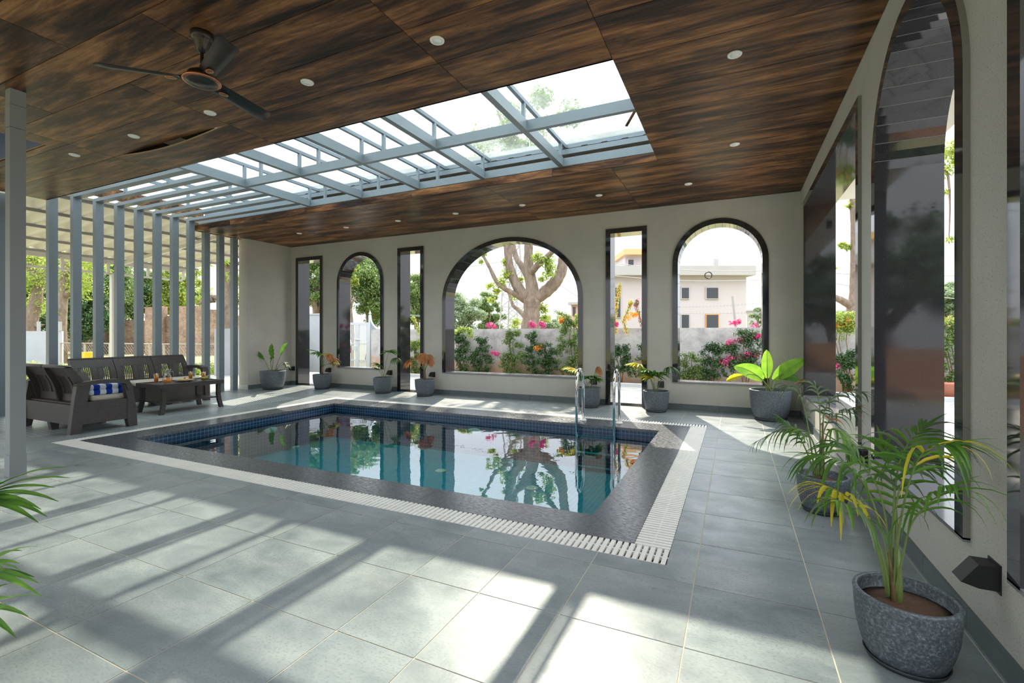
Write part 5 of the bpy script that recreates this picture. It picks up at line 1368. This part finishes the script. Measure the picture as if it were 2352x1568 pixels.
twisty('pale twisted tree behind the white wall, just right of the square post', [[(68,765),(75,720),(85,680),(88,650),(70,610),(60,590)],[(85,665),(100,640),(112,600)],[(72,742),(90,748),(102,745)]], 23, .33, [(70,640,1.1,260),(85,600,1.2,280),(60,700,.9,200),(90,700,.7,160),(100,585,.9,200),(40,620,1.1,240),(62,585,1.0,220)], seed=1)
twisty('pale slanting tree right of the first fins, behind the white wall end', [[(137,765),(140,720),(146,660),(152,610),(158,585)],[(146,682),(160,668),(168,655)],[(140,735),(126,722),(118,720)]], 22, .30, [(130,645,.9,220),(180,640,1.1,260),(190,610,1.1,260),(130,600,1.0,220),(195,660,.9,220),(122,715,.5,90),(150,600,1.0,240),(220,600,1.0,240)], seed=2)
twisty('thick brown tree trunk between the last fins and the white wall', [[(522,775),(521,745),(522,700),(523,650),(523,605),(522,560)],[(521,690),(505,685),(484,680),(470,672)],[(522,615),(540,608),(556,600)],[(522,690),(510,670),(498,655)],[(490,685),(470,690),(452,700)]], 16, .28, [(455,650,.35,70),(450,625,.3,50),(520,600,.3,60),(475,605,.3,50),(545,640,.5,140),(545,690,.5,140),(455,690,.3,60),(470,665,.3,50)], seed=3)
tree_t('garden_evergreen', 'dark dense tree between the second and third visible fins', 190, 700, 30, 60, 75, 'fol_dark', 21, 26, 260, .2)
tree_t('garden_evergreen', 'dense green tree left of the ruin', 240, 670, 33, 60, 80, 'fol_mid', 22, 26, 260, .22)
tree_t('garden_evergreen', 'dense dark tree behind the white eave post', 285, 660, 36, 60, 80, 'fol_dark', 23, 26, 260, .24)
tree_t('garden_evergreen', 'bright green tree above the ruin wall', 365, 665, 38, 60, 55, 'fol_light', 24, 22, 240, .25)
tree_t('garden_evergreen', 'mid green tree right of the bright one above the ruin', 425, 690, 40, 40, 30, 'fol_mid', 25, 14, 240, .24)
tree_t('garden_evergreen', 'green tree at the far left edge beyond the post', 5, 640, 30, 60, 90, 'fol_mid', 26, 26, 260, .2)
tree_t('garden_evergreen', 'dark tree behind the white wall at the left', 110, 690, 34, 70, 70, 'fol_dark', 27, 24, 240, .22)
# ruins
def blockwall(mb, px0, px1, ptop, dist, th, rg, m=0, step=.5):
    x0_, y0_ = ty(px0, dist); x1_, y1_ = ty(px1, dist); a = Vector((x0_, y0_, 0)); b_ = Vector((x1_, y1_, 0)); L = (b_-a).length; d = (b_-a)/L; nn = Vector((-d.y, d.x, 0)); n = int(L/step)
    zt = EYE+(HY-ptop)/F*dist; base_ = -.2
    vs = []; fs = []
    for k in range(n+1):
        z = zt+rg.uniform(-.12,.08); p = a.lerp(b_, k/n)
        for q in (0, 1):
            w = p+nn*th*q; vs += [(w.x, w.y, base_), (w.x, w.y, z)]
    for k in range(n):
        o = k*4; fs += [(o, o+4, o+5, o+1), (o+2, o+3, o+7, o+6), (o+1, o+5, o+7, o+3)]
    fs += [(0,1,3,2), (n*4, n*4+2, n*4+3, n*4+1)]
    mb.add(vs, fs, m)
rg = random.Random(50); rt = thing('ruined_wall', 'old pinkish stone ruin beyond the lawn, seen between the fins', 'ruin', (0,0,0))
mb = MB(); blockwall(mb, 228, 335, 734, 33, 1.0, rg); mb.build('low_section', M['ruin'], rt)
mb = MB(); blockwall(mb, 333, 512, 722, 31, 2.0, rg); mb.build('main_wall', M['ruin'], rt)
mb = MB(); blockwall(mb, 333, 372, 705, 30.6, .5, rg); blockwall(mb, 400, 470, 704, 30.6, .5, rg); blockwall(mb, 472, 498, 710, 30.6, .5, rg); mb.build('parapet', M['ruin'], rt)
mb = MB(); blockwall(mb, 150, 235, 750, 38, 1.0, rg); mb.build('far_section', M['ruin'], rt)
# white wall at the left, fence
a = Vector((*ty(146, 21), 0)); b2 = Vector((*ty(-160, 19), 0)); d = (b2-a).normalized(); nn = Vector((-d.y, d.x, 0))*.22
mb = MB(); mb.prism([(a.x,a.y),(b2.x,b2.y),(b2.x+nn.x,b2.y+nn.y),(a.x+nn.x,a.y+nn.y)], 'z', -.2, 1.38); struct(mb.build('wall_garden', M['bluewall']))
for k, px in enumerate((9, 89, 138)):
    x, y = ty(px, 20.8); tag(MB().box(x-.05, x+.05, y-.05, y+.05, 1.38, 1.38+.42).build('fence_post', M['concrete']), 'thin pale post on top of the white garden wall, '+['left of the square post','just right of the square post','near the wall end'][k], 'post', 'posts on the garden wall')
fe = thing('chain_link_fence', 'low chain-link fence along the lawn in front of the ruin', 'fence', (0,0,0))
p0 = Vector((*ty(140, 20.5), 0)); p1 = Vector((*ty(515, 17.5), 0)); n = 12
mb = MB(); mb.tube([p0+Vector((0,0,.86)), p1+Vector((0,0,.86))], .025, 6); mb.build('top_rail', M['fencewire'], fe)
for k in range(n+1):
    q = p0.lerp(p1, k/n); MB().box(q.x-.03, q.x+.03, q.y-.03, q.y+.03, -.13, .88).build('fence_stake', M['fencewire'], fe)
mb = MB(); L = (p1-p0).length; d = (p1-p0)/L
for k in range(int(L/.15)):
    for s_ in (0, 1):
        a0 = p0+d*(k*.15); b0 = p0+d*min(L, k*.15+.9)
        mb.beam(a0+Vector((0,0,-.05 if s_ else .85)), b0+Vector((0,0,.85 if s_ else -.05)), .0035, .0035)
mb.build('mesh', M['fencewire'], fe)
# scrub along the fence and low hedge
rg = random.Random(60)
for k in range(11):
    px = 150+k*34; x, y = ty(px, rg.uniform(15.2,16.4)); mb = MB()
    for _ in range(4): cloud(mb, (rg.uniform(-.5,.5), rg.uniform(-.3,.3), rg.uniform(.1,.3)), (.4,.4,.2), 90, .06, rg, 0, .2)
    o = mb.build('scrub_bush', M['fol_light' if k % 3 else 'fol_mid']); o.location = (x, y, -.13)
    tag(o, 'low dry scrub bush growing along the chain-link fence', 'bush', 'scrub along the fence')
mb = MB()
for k in range(14): cloud(mb, (k*-.35, 0, .25), (.3,.3,.3), 120, .07, rg, 0, .4)
x, y = ty(55, 14.2); o = mb.build('low_hedge', M['fol_light']); o.location = (x+.9, y, -.1); tag(o, 'bright green leafy hedge behind the near sofa at the left', 'hedge')
mb = MB(); cloud(mb, (0,0,.45), (.4,.4,.5), 500, .06, rg, 0, .3); x, y = ty(4, 19); o = mb.build('clipped_shrub', M['fol_dark']); o.location = (x, y, -.1); tag(o, 'dark rounded shrub before the white wall at the left edge', 'shrub')
x, y = ty(201, 16.5); o = MB().box(-.13,.13,-.13,.13,0,.75).build('marker_box', plain('yellow_paint', (.85,.45,.02), .6)); o.location = (x, y, -.13); tag(o, 'small yellow box behind the sofa back beyond the fins', 'box')
# ---- lean-to roof beyond the fins
mb = MB(); XA, XB = -10.35, -15.0
zr = lambda x: 3.66+(x-XA)*(-.43)/(XB-XA)
mbr = MB(); N = int((9.0+6.0)/.31*8); Lp = []; Rp = []
for k in range(N+1):
    yy = -6.0+15.0*k/N; ph = (k % 8)/8; q = .085 if ph < .30 else (.042 if ph < .38 or ph > .92 else 0)
    Lp.append((XA, yy, zr(XA)+q)); Rp.append((XB, yy, zr(XB)+q))
mbr.strip(Lp, Rp, 0, False); struct(mbr.build('patio_roof', M['corr']))
pf = thing('patio_roof_frame', 'grey purlins and rafters under the cream patio roof sheets', 'roof frame', (0,0,0))
for k in range(5):
    x = XA-.15-k*1.08; z = zr(x)-.045; MB().box(x-.018, x+.018, -6, 9.0, z-.012, z+.045).build('purlin', M['purlin'], pf)
for y in (-2.0, 2.6, 7.0):
    mb = MB(); mb.beam((XA, y, zr(XA)-.12), (XB, y, zr(XB)-.12), .06, .08); mb.build('rafter', M['cream_steel'], pf)
mb = MB(); mb.box(XB-.05, XB+.02, -6, 9.0, zr(XB)-.13, zr(XB)+.02); mb.build('gutter', M['cream_steel'], pf)
mb = MB(); mb.box(XB+.04, XB+.08, -6, 8.6, 2.82, 2.87)
for k in range(16): mb.box(XB+.04, XB+.08, -5.5+k*.94, -5.44+k*.94, 2.87, zr(XB)-.1)
mb.build('eave_truss', M['cream_steel'], pf)
for k, y in enumerate((1.2, 6.85)):
    t = thing('patio_post', 'white post carrying the patio eave, '+('behind the sofa' if k else 'hidden left of the frame'), 'post', (XB+.1, y, -.02), 0)
    MB().box(-.06,.06,-.06,.06,0,2.85).build('shaft', M['cream_steel'], t)

# trees behind the camera side, mirrored in the polished jambs
for k, (x, y, z, rx, rz_, mt) in enumerate([(3.5,-7,2.6,2.2,2.0,'fol_dark'),(7.5,-8,2.9,2.4,2.3,'fol_mid'),(11.5,-7,2.6,2.4,2.0,'fol_dark'),(-.8,-9.5,2.6,2.0,1.9,'fol_dark')]):
    tree('garden_tree', 'leafy garden tree behind the camera, mirrored in the black jambs', (x, y, z), (rx, 1.4, rz_), mt, 14, 260, .2, 70+k, .16, 'trees behind the camera')
g = MB(); g.box(1.6, 14, -10, -4.5, -.13, .0); g.box(2.4, 14, -6.2, -5.8, 0, .9); struct(g.build('earth_bank', M['earth']))
